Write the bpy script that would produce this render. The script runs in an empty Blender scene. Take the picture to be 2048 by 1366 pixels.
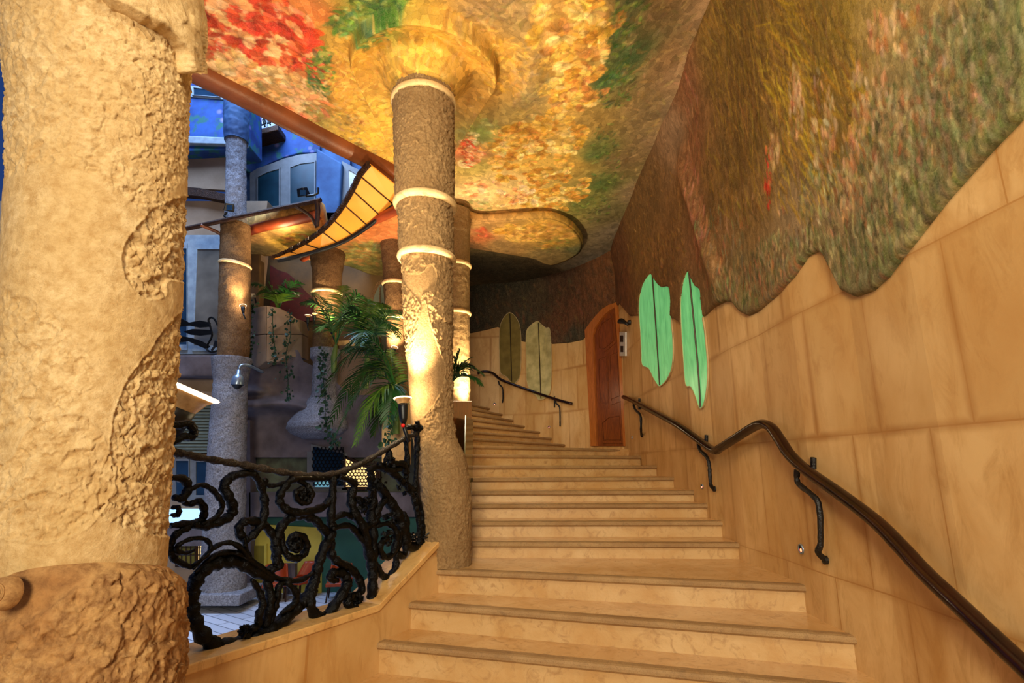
import bpy, math, random
import numpy as np
from mathutils import Vector, Matrix
random.seed(7); rng = np.random.default_rng(7)
C = bpy.context.scene.collection
SC = bpy.context.scene
# ------------------------------------------------------------------ camera model
F = 1080.0; VH = 930.0; PITCH = math.atan((VH - 683) / F); SP, CP = math.sin(PITCH), math.cos(PITCH); EZ = 1.65
def ray(u, v):
    a = (u - 1024) / F; b = (683 - v) / F; y = CP - b * SP
    return a / y, (SP + b * CP) / y
def P(u, v, y): k, m = ray(u, v); return Vector((k * y, y, EZ + m * y))
def PZ(u, v, z): k, m = ray(u, v); y = (z - EZ) / m; return Vector((k * y, y, z))
def PP(u, v, p0, n):                      # onto a vertical plane through p0 with plan normal n
    k, m = ray(u, v); y = (p0[0] * n[0] + p0[1] * n[1]) / (k * n[0] + n[1]); return Vector((k * y, y, EZ + m * y))
# ------------------------------------------------------------------ numpy helpers
def vnoise(p, seed=0):
    p = np.asarray(p, float); i = np.floor(p).astype(np.int64); f = p - i; f = f * f * (3 - 2 * f)
    def h(a, b, c):
        n = (a * 374761393 + b * 668265263 + c * 2147483647 + seed * 974634613) & 0xffffffff
        n = ((n ^ (n >> 13)) * 1274126177) & 0xffffffff; n = ((n ^ (n >> 16)) * 2246822519) & 0xffffffff
        return ((n ^ (n >> 15)) & 0xffffff) / float(0xffffff)
    x, y, z = i[..., 0], i[..., 1], i[..., 2]; fx, fy, fz = f[..., 0], f[..., 1], f[..., 2]
    l = lambda a, b, t: a + (b - a) * t
    return l(l(l(h(x, y, z), h(x+1, y, z), fx), l(h(x, y+1, z), h(x+1, y+1, z), fx), fy),
             l(l(h(x, y, z+1), h(x+1, y, z+1), fx), l(h(x, y+1, z+1), h(x+1, y+1, z+1), fx), fy), fz) * 2 - 1
def fbm(p, o=4, seed=0):
    s = 0; a = 1; t = 0
    for k in range(o): s = s + a * vnoise(np.asarray(p) * 2 ** k, seed + k); t += a; a *= .5
    return s / t
def sm(a, b, x): t = np.clip((np.asarray(x, float) - a) / (b - a), 0, 1); return t * t * (3 - 2 * t)
def lin(c): 
    c = np.asarray(c, float) / 255.; return np.where(c <= .04045, c / 12.92, ((c + .055) / 1.055) ** 2.4)
def L(r, g, b): return tuple(float(x) for x in lin((r, g, b)))
def spline(pts, n=8, closed=False):
    pts = [Vector(p) for p in pts]; out = []; m = len(pts)
    for i in range(m if closed else m - 1):
        g = (lambda j: pts[j % m]) if closed else (lambda j: pts[max(0, min(m - 1, j))])
        a, b, c, d = g(i-1), g(i), g(i+1), g(i+2)
        for k in range(n):
            t = k / n
            out.append(.5 * ((2*b) + (c-a)*t + (2*a-5*b+4*c-d)*t*t + (3*b-a-3*c+d)*t**3))
    if not closed: out.append(pts[-1])
    return out
# ------------------------------------------------------------------ mesh helpers
class MB:
    def __init__(s): s.v = []; s.f = []
    def add(s, vs, fs):
        o = len(s.v); s.v += [tuple(x) for x in vs]; s.f += [tuple(i + o for i in f) for f in fs]
    def box(s, c, sz, rot=None, taper=1.0):
        c = Vector(c); h = [x / 2 for x in sz]; vs = []
        for k in (-1, 1):
            t = taper if k > 0 else 1
            for i, j in ((-1, -1), (1, -1), (1, 1), (-1, 1)):
                p = Vector((i*h[0]*t, j*h[1]*t, k*h[2])); vs.append(c + (rot @ p if rot else p))
        s.add(vs, [(0,3,2,1),(4,5,6,7),(0,1,5,4),(1,2,6,5),(2,3,7,6),(3,0,4,7)])
    def tube(s, path, r, n=10, sx=1.0, cap=True, up=None, jit=0):
        path = [Vector(p) for p in path]; m = len(path); R = r if hasattr(r, '__len__') else [r] * m
        vs = []; prev = None
        for i, p in enumerate(path):
            t = (path[min(i+1, m-1)] - path[max(i-1, 0)])
            if t.length < 1e-9: t = Vector((0, 0, 1))
            t.normalize()
            if up is not None: u = Vector(up); u = (u - t * u.dot(t))
            elif prev is None: u = t.orthogonal()
            else: u = prev - t * prev.dot(t)
            if u.length < 1e-6: u = t.orthogonal()
            u.normalize(); prev = u; w = t.cross(u)
            for k in range(n):
                a = 2 * math.pi * k / n; q = 1 + (random.uniform(-jit, jit) if jit else 0)
                vs.append(p + (u * math.cos(a) * sx + w * math.sin(a)) * R[i] * q)
        fs = [(i*n+k, i*n+(k+1) % n, (i+1)*n+(k+1) % n, (i+1)*n+k) for i in range(m-1) for k in range(n)]
        if cap: fs += [tuple(range(n))[::-1], tuple(range((m-1)*n, m*n))]
        s.add(vs, fs)
    def lathe(s, prof, c, n=24, axis=(0, 0, 1)):
        ax = Vector(axis).normalized(); q = Vector((0, 0, 1)).rotation_difference(ax); c = Vector(c); vs = []
        for r, z in prof:
            for k in range(n):
                a = 2*math.pi*k/n; vs.append(c + q @ Vector((r*math.cos(a), r*math.sin(a), z)))
        m = len(prof)
        s.add(vs, [(i*n+k, i*n+(k+1) % n, (i+1)*n+(k+1) % n, (i+1)*n+k) for i in range(m-1) for k in range(n)])
    def poly(s, front, off):
        """closed prism: front loop and the same loop moved by off"""
        f = [Vector(p) for p in front]; n = len(f); off = Vector(off); b = [p + off for p in f]
        s.add(f + b, [tuple(range(n)), tuple(range(2*n-1, n-1, -1))] + [(i, i+n, (i+1) % n+n, (i+1) % n) for i in range(n)])
    def frame(s, outer, inner, off):
        n = len(outer); off = Vector(off); o = [Vector(p) for p in outer]; i_ = [Vector(p) for p in inner]
        vs = o + i_ + [p + off for p in o] + [p + off for p in i_]; fs = []
        for k in range(n):
            j = (k+1) % n
            fs += [(k, j, n+j, n+k), (2*n+k, 3*n+k, 3*n+j, 2*n+j), (k, 2*n+k, 2*n+j, j), (n+k, n+j, 3*n+j, 3*n+k)]
        s.add(vs, fs)
    def grid(s, A, flip=False, wrap=False):
        A = np.asarray(A); a, b = A.shape[:2]; o = len(s.v); s.v += [tuple(x) for x in A.reshape(-1, 3).tolist()]
        for i in range(a-1):
            for j in range(b if wrap else b-1):
                j2 = (j+1) % b; q = (o+i*b+j, o+i*b+j2, o+(i+1)*b+j2, o+(i+1)*b+j)
                s.f.append(q[::-1] if flip else q)
    def build(s, name, mat, parent=None, smooth=False, col=None, bevel=0):
        me = bpy.data.meshes.new(name); me.from_pydata(s.v, [], s.f); me.update()
        if smooth: me.polygons.foreach_set('use_smooth', [True] * len(me.polygons))
        if col is not None:
            at = me.color_attributes.new('paint', 'FLOAT_COLOR', 'POINT')
            at.data.foreach_set('color', np.concatenate([col, np.ones((len(col), 1))], 1).astype(np.float32).ravel())
        o = bpy.data.objects.new(name, me); C.objects.link(o); me.materials.append(mat)
        if parent is not None: attach(o, parent)
        if bevel:
            b = o.modifiers.new('bevel', 'BEVEL'); b.width = bevel; b.segments = 3; b.limit_method = 'ANGLE'
        return o
def attach(o, parent):
    o.parent = parent
    if parent.type == 'EMPTY': o.location = -Vector(parent.location)
def tag(o, label=None, cat=None, group=None, kind=None):
    for k, v in (('label', label), ('category', cat), ('group', group), ('kind', kind)):
        if v: o[k] = v
    return o
def thing(name, loc, label, cat, group=None, kind=None):
    o = bpy.data.objects.new(name, None); C.objects.link(o); o.location = loc; o.empty_display_size = .1
    return tag(o, label, cat, group, kind)
# ------------------------------------------------------------------ materials
def base_mat(name, rough=.6, metal=0, spec=.5):
    m = bpy.data.materials.new(name); m.use_nodes = True; nt = m.node_tree; b = nt.nodes['Principled BSDF']
    b.inputs['Roughness'].default_value = rough; b.inputs['Metallic'].default_value = metal
    b.inputs['Specular IOR Level'].default_value = spec
    return m, nt, b
def N(nt, t, **kw):
    n = nt.nodes.new(t)
    for k, v in kw.items():
        if k in n.inputs: n.inputs[k].default_value = v
        else: setattr(n, k, v)
    return n
def mix(nt, fac, a, b, mode='MIX'):
    n = nt.nodes.new('ShaderNodeMix'); n.data_type = 'RGBA'; n.blend_type = mode
    for s, x in ((0, fac), (6, a), (7, b)):
        if hasattr(x, 'links'): nt.links.new(x, n.inputs[s])
        elif s == 0: n.inputs[0].default_value = x
        else: n.inputs[s].default_value = (*x, 1)
    return n.outputs[2]
def ramp(nt, src, p0, p1):
    n = nt.nodes.new('ShaderNodeMapRange'); n.inputs['From Min'].default_value = p0; n.inputs['From Max'].default_value = p1
    nt.links.new(src, n.inputs['Value']); return n.outputs['Result']
def coords(nt, scale=(1, 1, 1)):
    g = nt.nodes.new('ShaderNodeNewGeometry')
    if scale == (1, 1, 1): return g.outputs['Position']
    m = nt.nodes.new('ShaderNodeVectorMath'); m.operation = 'MULTIPLY'; m.inputs[1].default_value = scale
    nt.links.new(g.outputs['Position'], m.inputs[0]); return m.outputs[0]
def noise(nt, co, scale, detail=4, rough=.55, dist=0):
    n = N(nt, 'ShaderNodeTexNoise', Scale=scale, Detail=detail, Roughness=rough, Distortion=dist); nt.links.new(co, n.inputs['Vector']); return n.outputs['Fac']
def voro(nt, co, scale, feature='F1'):
    n = N(nt, 'ShaderNodeTexVoronoi', Scale=scale); n.feature = feature; nt.links.new(co, n.inputs['Vector']); return n.outputs['Distance']
def bump(nt, b, hgt, strength, dist=.02, prev=None):
    n = N(nt, 'ShaderNodeBump', Strength=strength, Distance=dist); nt.links.new(hgt, n.inputs['Height'])
    if prev: nt.links.new(prev, n.inputs['Normal'])
    nt.links.new(n.outputs[0], b.inputs['Normal']); return n.outputs[0]
def plain(name, c, rough=.6, metal=0, c2=None, sc=8, bs=0, bsc=60, spec=.5, emit=0, ecol=None):
    m, nt, b = base_mat(name, rough, metal, spec); co = coords(nt)
    c2 = c2 or tuple(x * .8 for x in c)
    f = ramp(nt, noise(nt, co, sc), .35, .65); k = mix(nt, f, c, c2); nt.links.new(k, b.inputs['Base Color'])
    if bs: bump(nt, b, noise(nt, co, bsc, 5), bs)
    if emit:
        nt.links.new(k, b.inputs['Emission Color']) if ecol is None else setattr(b.inputs['Emission Color'], 'default_value', (*ecol, 1))
        b.inputs['Emission Strength'].default_value = emit
    return m
def emis(name, c, s):
    m, nt, b = base_mat(name); b.inputs['Base Color'].default_value = (*c, 1); b.inputs['Emission Color'].default_value = (*c, 1); b.inputs['Emission Strength'].default_value = s; return m
def stone(name, c1, c2, c3, sc=3, rough=.6, bs=.3, bsc=80, speck=0, coat=0):
    m, nt, b = base_mat(name, rough); co = coords(nt)
    k = mix(nt, ramp(nt, noise(nt, co, sc, 6, .6, .6), .35, .65), c1, c2)
    k = mix(nt, ramp(nt, noise(nt, co, sc*3.1, 6, .7, 1.5), .52, .75), k, c3)
    if speck: k = mix(nt, ramp(nt, noise(nt, co, 160, 2), .55, .75), k, tuple(x*(1-speck) for x in c2))
    nt.links.new(k, b.inputs['Base Color'])
    h = noise(nt, co, bsc, 6, .65); bump(nt, b, h, bs, .02)
    return m
def rough_stone(name, c1, c2, c3, sc=4, vs=26, bs=.6, bd=.03):
    m, nt, b = base_mat(name, .85, 0, .25); co = coords(nt)
    nz = noise(nt, co, vs*.8, 8, .72, .15); k = mix(nt, ramp(nt, noise(nt, co, sc, 6, .6, .5), .35, .65), c1, c2)
    k = mix(nt, ramp(nt, nz, .6, .35), k, c3); nt.links.new(k, b.inputs['Base Color'])
    b1 = bump(nt, b, nz, bs, bd); bump(nt, b, noise(nt, co, vs*5, 5, .7), bs*.6, bd*.3, b1)
    return m
def painted(name, rough=.75, bs=.25, stretch=(1, 1, 1), cell=13.0):
    m, nt, b = base_mat(name, rough, 0, .15); co = coords(nt)
    a = nt.nodes.new('ShaderNodeVertexColor'); a.layer_name = 'paint'
    n1 = noise(nt, co, 34, 6, .7, 1.2); k = mix(nt, ramp(nt, n1, .38, .7), a.outputs[0], (.30, .22, .12), 'MIX')
    kk = nt.nodes[-1]
    k2 = mix(nt, .86, k, a.outputs[0]); k2 = mix(nt, ramp(nt, noise(nt, co, 90, 3), .4, .75), k2, mix(nt, .12, k2, (.8, .65, .4)))
    mp = coords(nt, stretch); dn = N(nt, 'ShaderNodeTexNoise', Scale=5.0, Detail=3.0); nt.links.new(co, dn.inputs['Vector']); av = nt.nodes.new('ShaderNodeVectorMath'); av.operation = 'MULTIPLY_ADD'; av.inputs[1].default_value = (.18, .18, .18)
    nt.links.new(dn.outputs['Color'], av.inputs[0]); nt.links.new(mp, av.inputs[2]); vo = N(nt, 'ShaderNodeTexVoronoi', Scale=cell); nt.links.new(av.outputs[0], vo.inputs['Vector'])
    bw = nt.nodes.new('ShaderNodeRGBToBW'); nt.links.new(vo.outputs['Color'], bw.inputs[0])
    g = nt.nodes.new('ShaderNodeMapRange'); nt.links.new(bw.outputs[0], g.inputs['Value'])
    for kk_, vv_ in (('From Min', .2), ('From Max', .8), ('To Min', .80), ('To Max', 1.18)): g.inputs[kk_].default_value = vv_
    gc = nt.nodes.new('ShaderNodeCombineColor'); [nt.links.new(g.outputs['Result'], gc.inputs[q]) for q in range(3)]; k2 = mix(nt, 1.0, k2, gc.outputs[0], 'MULTIPLY')
    ve = N(nt, 'ShaderNodeTexVoronoi', Scale=cell); ve.feature = 'DISTANCE_TO_EDGE'; nt.links.new(av.outputs[0], ve.inputs['Vector']); e = nt.nodes.new('ShaderNodeMapRange'); e.inputs['From Min'].default_value = .05; e.inputs['From Max'].default_value = 0; e.inputs['To Max'].default_value = .22; nt.links.new(ve.outputs['Distance'], e.inputs['Value']); k2 = mix(nt, e.outputs['Result'], k2, (.05, .035, .015))
    nt.links.new(k2, b.inputs['Base Color']); b1 = bump(nt, b, n1, bs, .02); bump(nt, b, noise(nt, co, 120, 3), .15, .01, b1)
    return m
M = {}
M['stair'] = stone('stair_limestone', L(214,178,126), L(198,156,98), L(170,132,84), 3.2, .25, .06, 40)
M['nosing'] = stone('worn_nosing', L(176,144,98), L(156,122,78), L(136,108,74), 3, .6, .35, 170, .3)
M['riser'] = stone('riser_limestone', L(206,174,124), L(192,152,96), L(164,126,80), 2.6, .4, .1, 60)
def wall_stone():
    m, nt, b = base_mat('wall_limestone', .45); co = coords(nt)
    sp = nt.nodes.new('ShaderNodeSeparateXYZ'); nt.links.new(co, sp.inputs[0]); cb = nt.nodes.new('ShaderNodeCombineXYZ')
    ad = nt.nodes.new('ShaderNodeMath'); ad.operation = 'SUBTRACT'; nt.links.new(sp.outputs[1], ad.inputs[0]); nt.links.new(sp.outputs[0], ad.inputs[1])
    nt.links.new(ad.outputs[0], cb.inputs[0]); nt.links.new(sp.outputs[2], cb.inputs[1])
    br = N(nt, 'ShaderNodeTexBrick', Scale=1.0); br.offset = .42
    for k, v in (('Mortar Size', .006), ('Mortar Smooth', .6), ('Bias', 0), ('Brick Width', .66), ('Row Height', .92)): br.inputs[k].default_value = v
    br.inputs['Color1'].default_value = (*L(222,186,128), 1); br.inputs['Color2'].default_value = (*L(198,158,98), 1); br.inputs['Mortar'].default_value = (*L(186,138,78), 1)
    nt.links.new(cb.outputs[0], br.inputs['Vector'])
    b2 = N(nt, 'ShaderNodeTexBrick', Scale=1.0); b2.offset = .42; nt.links.new(cb.outputs[0], b2.inputs['Vector'])
    for k, v in (('Mortar Size', .05), ('Mortar Smooth', 1.0), ('Brick Width', .66), ('Row Height', .92)): b2.inputs[k].default_value = v
    st_ = nt.nodes.new('ShaderNodeMath'); st_.operation = 'MULTIPLY'; nt.links.new(b2.outputs['Fac'], st_.inputs[0]); nt.links.new(ramp(nt, noise(nt, co, 1.7, 3), .3, .8), st_.inputs[1]); stain = st_.outputs[0]
    k = mix(nt, ramp(nt, noise(nt, coords(nt, (1, 1, .45)), 2.4, 6, .6, .8), .38, .72), br.outputs['Color'], L(192,146,84))
    k = mix(nt, ramp(nt, noise(nt, coords(nt, (1, 1, .35)), 7, 6, .7, 1), .5, .8), k, L(180,134,74))
    k = mix(nt, ramp(nt, noise(nt, coords(nt, (1, 1, .5)), 1.3, 4), .5, .9), k, L(232,198,142)); k = mix(nt, stain, k, L(168,118,58)); nt.links.new(k, b.inputs['Base Color'])
    bump(nt, b, noise(nt, co, 50, 4), .08, .01); return m
M['wall'] = wall_stone()
M['coping'] = stone('coping_limestone', L(222,184,122), L(205,160,96), L(160,120,70), 3, .4, .15, 90)
M['pillar'] = rough_stone('pillar_limestone', L(226,198,148), L(212,180,126), L(192,156,102), 3, 26, .55, .025)
M['pillar_base'] = rough_stone('pillar_base_stone', L(196,158,104), L(164,120,72), L(134,96,58), 3.5, 24, .32, .02)
M['column'] = rough_stone('column_granite', L(186,156,112), L(166,136,94), L(146,116,78), 3, 60, .8, .02)
M['ring'] = stone('collar_stone', L(236,208,158), L(214,182,130), L(170,138,90), 4, .7, .3, 100)
M['cool_column'] = rough_stone('courtyard_granite', L(170,170,176), L(140,138,142), L(96,92,96), 3, 60, .6, .02)
M['warm_column'] = rough_stone('warm_granite', L(150,116,78), L(120,90,58), L(92,66,42), 3, 60, .6, .02)
M['iron'] = plain('black_wrought_iron', (.0012,.0012,.0014), .2, 0, (.002,.0017,.0015), 20, .55, 70, .2)
M['iron_dull'] = plain('black_iron_matte', (.006,.005,.0045), .4, 0, (.012,.009,.007), 20, .4, 60)
M['rope'] = plain('bronze_brown_rail', (.035,.022,.012), .5, .2, (.012,.008,.005), 30, .9, 70)
M['wood_rail'] = plain('dark_varnished_wood', L(48,20,8), .2, 0, L(28,11,5), 6, .05, 30)
def wood(name, c1, c2, rough=.35):
    m, nt, b = base_mat(name, rough); co = coords(nt, (6, 6, .8)); k = mix(nt, ramp(nt, noise(nt, co, 4, 6, .6, 1.5), .35, .7), c1, c2)
    nt.links.new(k, b.inputs['Base Color']); bump(nt, b, noise(nt, co, 8, 4), .08, .01); return m
M['door'] = wood('orange_door_wood', L(142,76,24), L(100,50,14))
M['door_frame'] = wood('door_frame_wood', L(186,114,46), L(152,88,32))
M['brown_panel'] = wood('glossy_brown_panel', L(190,124,66), L(160,98,48), .18)
M['copper'] = plain('copper_brown_plaster', L(138,78,40), .4, 0, L(104,56,28), 2.0, .15, 30)
M['orange_edge'] = plain('orange_plaster_edge', L(176,80,34), .5, 0, L(140,62,28), 3, .1, 30)
M['mural'] = painted('oil_mural'); M['mural_wall'] = painted('oil_mural_wall', .75, .3, (1, 1.15, .42), 26.0)
M['blue'] = plain('blue_fresco', L(66,104,146), .7, 0, L(36,64,106), 1.6, .1, 20)
M['beige'] = plain('beige_plaster', L(160,136,112), .8, 0, L(140,116,92), 2, .1, 30)
M['warm_plaster'] = plain('warm_plaster', L(104,76,36), .8, 0, L(70,52,26), 1.3, .15, 20)
M['mauve'] = plain('grey_mauve_plaster', L(120,108,110), .8, 0, L(84,74,74), 2.4, .2, 14)
M['mottled'] = plain('mottled_green_plaster', L(104,110,84), .8, 0, L(78,74,58), 5, .1, 20)
M['teal'] = plain('teal_painted_wall', L(52,104,88), .7, 0, L(40,88,76), 2)
M['yellow_wall'] = plain('yellow_painted_wall', L(176,160,70), .7, 0, L(150,138,58), 2, emit=.12)  # yellow wall's faint glow stands for light in the room
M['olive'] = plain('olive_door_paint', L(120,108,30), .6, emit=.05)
M['frame_white'] = plain('pale_window_frame', L(150,160,166), .5, 0, L(128,138,146))
M['frame_grey'] = plain('grey_window_frame', L(120,120,120), .5)
def glass(name, c, e=0, ec=(0, 0, 0), rough=.08):
    m, nt, b = base_mat(name, rough, 0, .8); co = coords(nt)
    k = mix(nt, ramp(nt, noise(nt, co, 2.2, 3), .3, .7), c, tuple(x*.55 for x in c)); nt.links.new(k, b.inputs['Base Color'])
    b.inputs['Emission Color'].default_value = (*ec, 1); b.inputs['Emission Strength'].default_value = e; return m
M['dark_glass'] = glass('dusk_glass', L(40,64,84)); M['warm_glass'] = glass('reflecting_glass', L(120,112,100))
M['blind'] = plain('teal_blind_glass', L(26,60,72), .3, 0, L(18,44,56), 3)
def green_glass():
    m, nt, b = base_mat('lit_green_glass', .3); co = coords(nt, (3, 3, .8))
    k = mix(nt, ramp(nt, noise(nt, co, 3, 5, .6, 1), .3, .7), L(126,206,140), L(92,176,112)); nt.links.new(k, b.inputs['Base Color']); nt.links.new(k, b.inputs['Emission Color'])
    b.inputs['Emission Strength'].default_value = .55; return m
M['green_glass'] = green_glass()
M['cream_glass'] = plain('frosted_cream_glass', L(206,192,136), .25, 0, L(168,156,104), 5, .15, 12)
M['olive_glass'] = plain('frosted_olive_glass', L(140,122,66), .25, 0, L(116,100,52), 4, .15, 12)
M['mullion'] = plain('bronze_mullion', L(66,52,30), .4, .4)
M['rim'] = plain('pale_window_rim', L(200,176,128), .5)
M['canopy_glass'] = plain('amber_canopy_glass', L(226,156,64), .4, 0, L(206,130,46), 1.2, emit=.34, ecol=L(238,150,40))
M['canopy_iron'] = plain('rusty_canopy_iron', L(74,46,28), .5, .5, L(50,30,18), 20, .5, 60)
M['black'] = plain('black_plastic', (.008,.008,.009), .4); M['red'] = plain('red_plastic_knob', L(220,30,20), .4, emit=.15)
M['white'] = plain('white_plastic', L(210,205,196), .4); M['silver'] = plain('silver_camera_metal', L(150,165,180), .3, .6)
M['lamp'] = emis('lamp_glow', (1, .86, .62), 14); M['lamp_rim'] = emis('glass_bell_glow', (1, .82, .58), 1.7); M['lamp_small'] = emis('small_lamp_glow', (1, .85, .6), 9)
M['bell'] = plain('smoked_glass_bell', L(190,150,96), .2, 0, L(140,104,62), emit=.35)
M['led'] = emis('red_step_light', (1, .16, .08), 5)
M['leaf'] = plain('palm_leaf', L(46,96,34), .45, 0, L(22,62,26), 9); M['leaf_light'] = plain('bright_palm_leaf', L(104,132,40), .45, 0, L(60,98,30), 9)
M['stem'] = plain('palm_stem', L(96,120,50), .5); M['ivy'] = plain('ivy_leaf', L(36,72,40), .5, 0, L(22,50,30), 20)
M['pave'] = None
def pave():
    m, nt, b = base_mat('herringbone_paving', .55); co = coords(nt); mp = nt.nodes.new('ShaderNodeMapping'); mp.inputs['Rotation'].default_value = (0, 0, .6); nt.links.new(co, mp.inputs[0])
    br = N(nt, 'ShaderNodeTexBrick', Scale=1.0); nt.links.new(mp.outputs[0], br.inputs['Vector'])
    for k, v in (('Mortar Size', .008), ('Brick Width', .9), ('Row Height', .16)): br.inputs[k].default_value = v
    br.inputs['Color1'].default_value = (*L(196,198,204), 1); br.inputs['Color2'].default_value = (*L(176,178,186), 1); br.inputs['Mortar'].default_value = (*L(110,112,120), 1)
    nt.links.new(br.outputs['Color'], b.inputs['Base Color']); return m
M['pave'] = pave()
M['orange_chair'] = plain('orange_plastic', L(170,66,18), .4); M['redcloth'] = plain('red_door_panel', L(84,20,12), .6, 0, L(66,15,10))
M['shutter'] = plain('grey_green_shutter', L(112,116,100), .7)
M['bright_sill'] = emis('lit_white_counter', (.45, .72, 1), .9); M['warm_window'] = emis('lit_room_glow', (1, .72, .30), 1.1); M['cool_window'] = emis('cool_room_glow', (.35, .8, .95), .25)  # counter is no lamp; its brightness is put in as glow
M['glass_edge'] = emis('lit_glass_edge', (1, .75, .25), .8)  # yellow glow put in for light caught by the glass edge
M['glasspanel'] = plain('greenish_glass_edge', L(120,116,70), .15)
# ------------------------------------------------------------------ wall line in plan, right wall -> door -> far wall
ROOM = [(2.17,.6),(2.17,2.05),(2.15,2.75),(2.18,3.35),(2.145,4.0),(2.165,4.6),(2.13,5.2),(2.15,5.75),(2.118,6.4),(2.128,7.0),(2.12,7.7),(2.115,8.4),(2.11,9.2),(2.10,10.3),
        (1.55,11.05),(1.2,11.5),(.8,11.9),(.3,12.2),(-.3,12.4),(-1.2,12.5),(-2.4,12.4)]
ARC = [0]
for a, b in zip(ROOM, ROOM[1:]): ARC.append(ARC[-1] + math.dist(a, b))
S_DOOR0, S_DOOR1 = ARC[13], ARC[14]
def wall_at(s):
    x = np.interp(s, ARC, [p[0] for p in ROOM]); y = np.interp(s, ARC, [p[1] for p in ROOM]); return x, y
def wall_n(s, e=.12):
    x0, y0 = wall_at(np.asarray(s) - e); x1, y1 = wall_at(np.asarray(s) + e); dx, dy = x1-x0, y1-y0; l = np.hypot(dx, dy) + 1e-9
    return -dy / l, dx / l
def hit(u, v, off=0.0, s0=0, s1=1e9):
    """where the line of sight meets the wall, off metres into the room; gives (point, s)"""
    k, m = ray(u, v); best = None
    for i in range(len(ROOM)-1):
        (xa, ya), (xb, yb) = ROOM[i], ROOM[i+1]
        nx, ny = -(yb-ya), xb-xa; l = math.hypot(nx, ny); nx /= l; ny /= l
        e = abs(off)*.6; tx, ty = (xb-xa)/l*e, (yb-ya)/l*e; A = (xa+nx*off-tx, ya+ny*off-ty); B = (xb+nx*off+tx, yb+ny*off+ty); fa = A[0]-k*A[1]; fb = B[0]-k*B[1]
        if fa*fb <= 0 and fa != fb:
            t = fa/(fa-fb); s = ARC[i] + t*(ARC[i+1]-ARC[i]); y = A[1]+t*(B[1]-A[1])
            if s0 <= s <= s1: best = (Vector((k*y, y, EZ+m*y)), s); break
    return best
def W(u, v, off=0.0): return hit(u, v, off)[0]
# boundary between bare stone (below) and mural (above)
BPX = [(2048,240),(1990,300),(1900,400),(1830,490),(1780,555),(1750,582),(1715,594),(1690,582),(1672,545),(1655,512),(1640,503),(1620,512),(1590,555),(1560,588),(1520,622),(1500,632),(1485,625),(1470,606),(1455,603),(1430,615),(1405,637),
       (1365,648),(1345,634),(1300,630),(1262,632),(1240,606),(1215,622),(1185,655),(1166,680),(1137,686),(1105,688),(1075,686),(1044,683),(1020,668),(996,654),(973,660),(935,668)]
bs_ = []
for u, v in BPX:
    p, s = hit(u, v); bs_.append((s, p.z))
bs_.sort(); BS = [b[0] for b in bs_]; BZ = [b[1] for b in bs_]
BS = [0, BS[0]-.4] + BS + [ARC[-1]]; BZ = [BZ[0]+1.2, BZ[0]+.35] + BZ + [BZ[-1]]
def zb(s): return np.interp(s, BS, BZ)
SKY = EZ + 4.25
def ztop(s): return np.interp(wall_at(s)[1], [0, 4.5, 6.1, 9.4, 11.5, 13], [EZ+4.72, EZ+4.68, EZ+4.44, EZ+4.32, EZ+4.12, EZ+4.1])
# stone wall
def stone_wall(name, s0, s1):
    ss = sorted(set([s0, s1] + [a for a in ARC if s0 < a < s1] + list(np.linspace(s0, s1, 40)))); m = MB(); A = []
    for s in ss:
        x, y = wall_at(s); nx, ny = wall_n(s, .01) if False else (0, 0); A.append([(x, y, -.3), (x, y, float(ztop(s)) + .3)])
    m.grid(np.array(A)); o = m.build(name, M['wall']); tag(o, kind='structure'); return o
stone_wall('wall_right', 0, S_DOOR0); stone_wall('wall_end', S_DOOR0, S_DOOR1); stone_wall('wall_far', S_DOOR1, ARC[-1])
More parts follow.
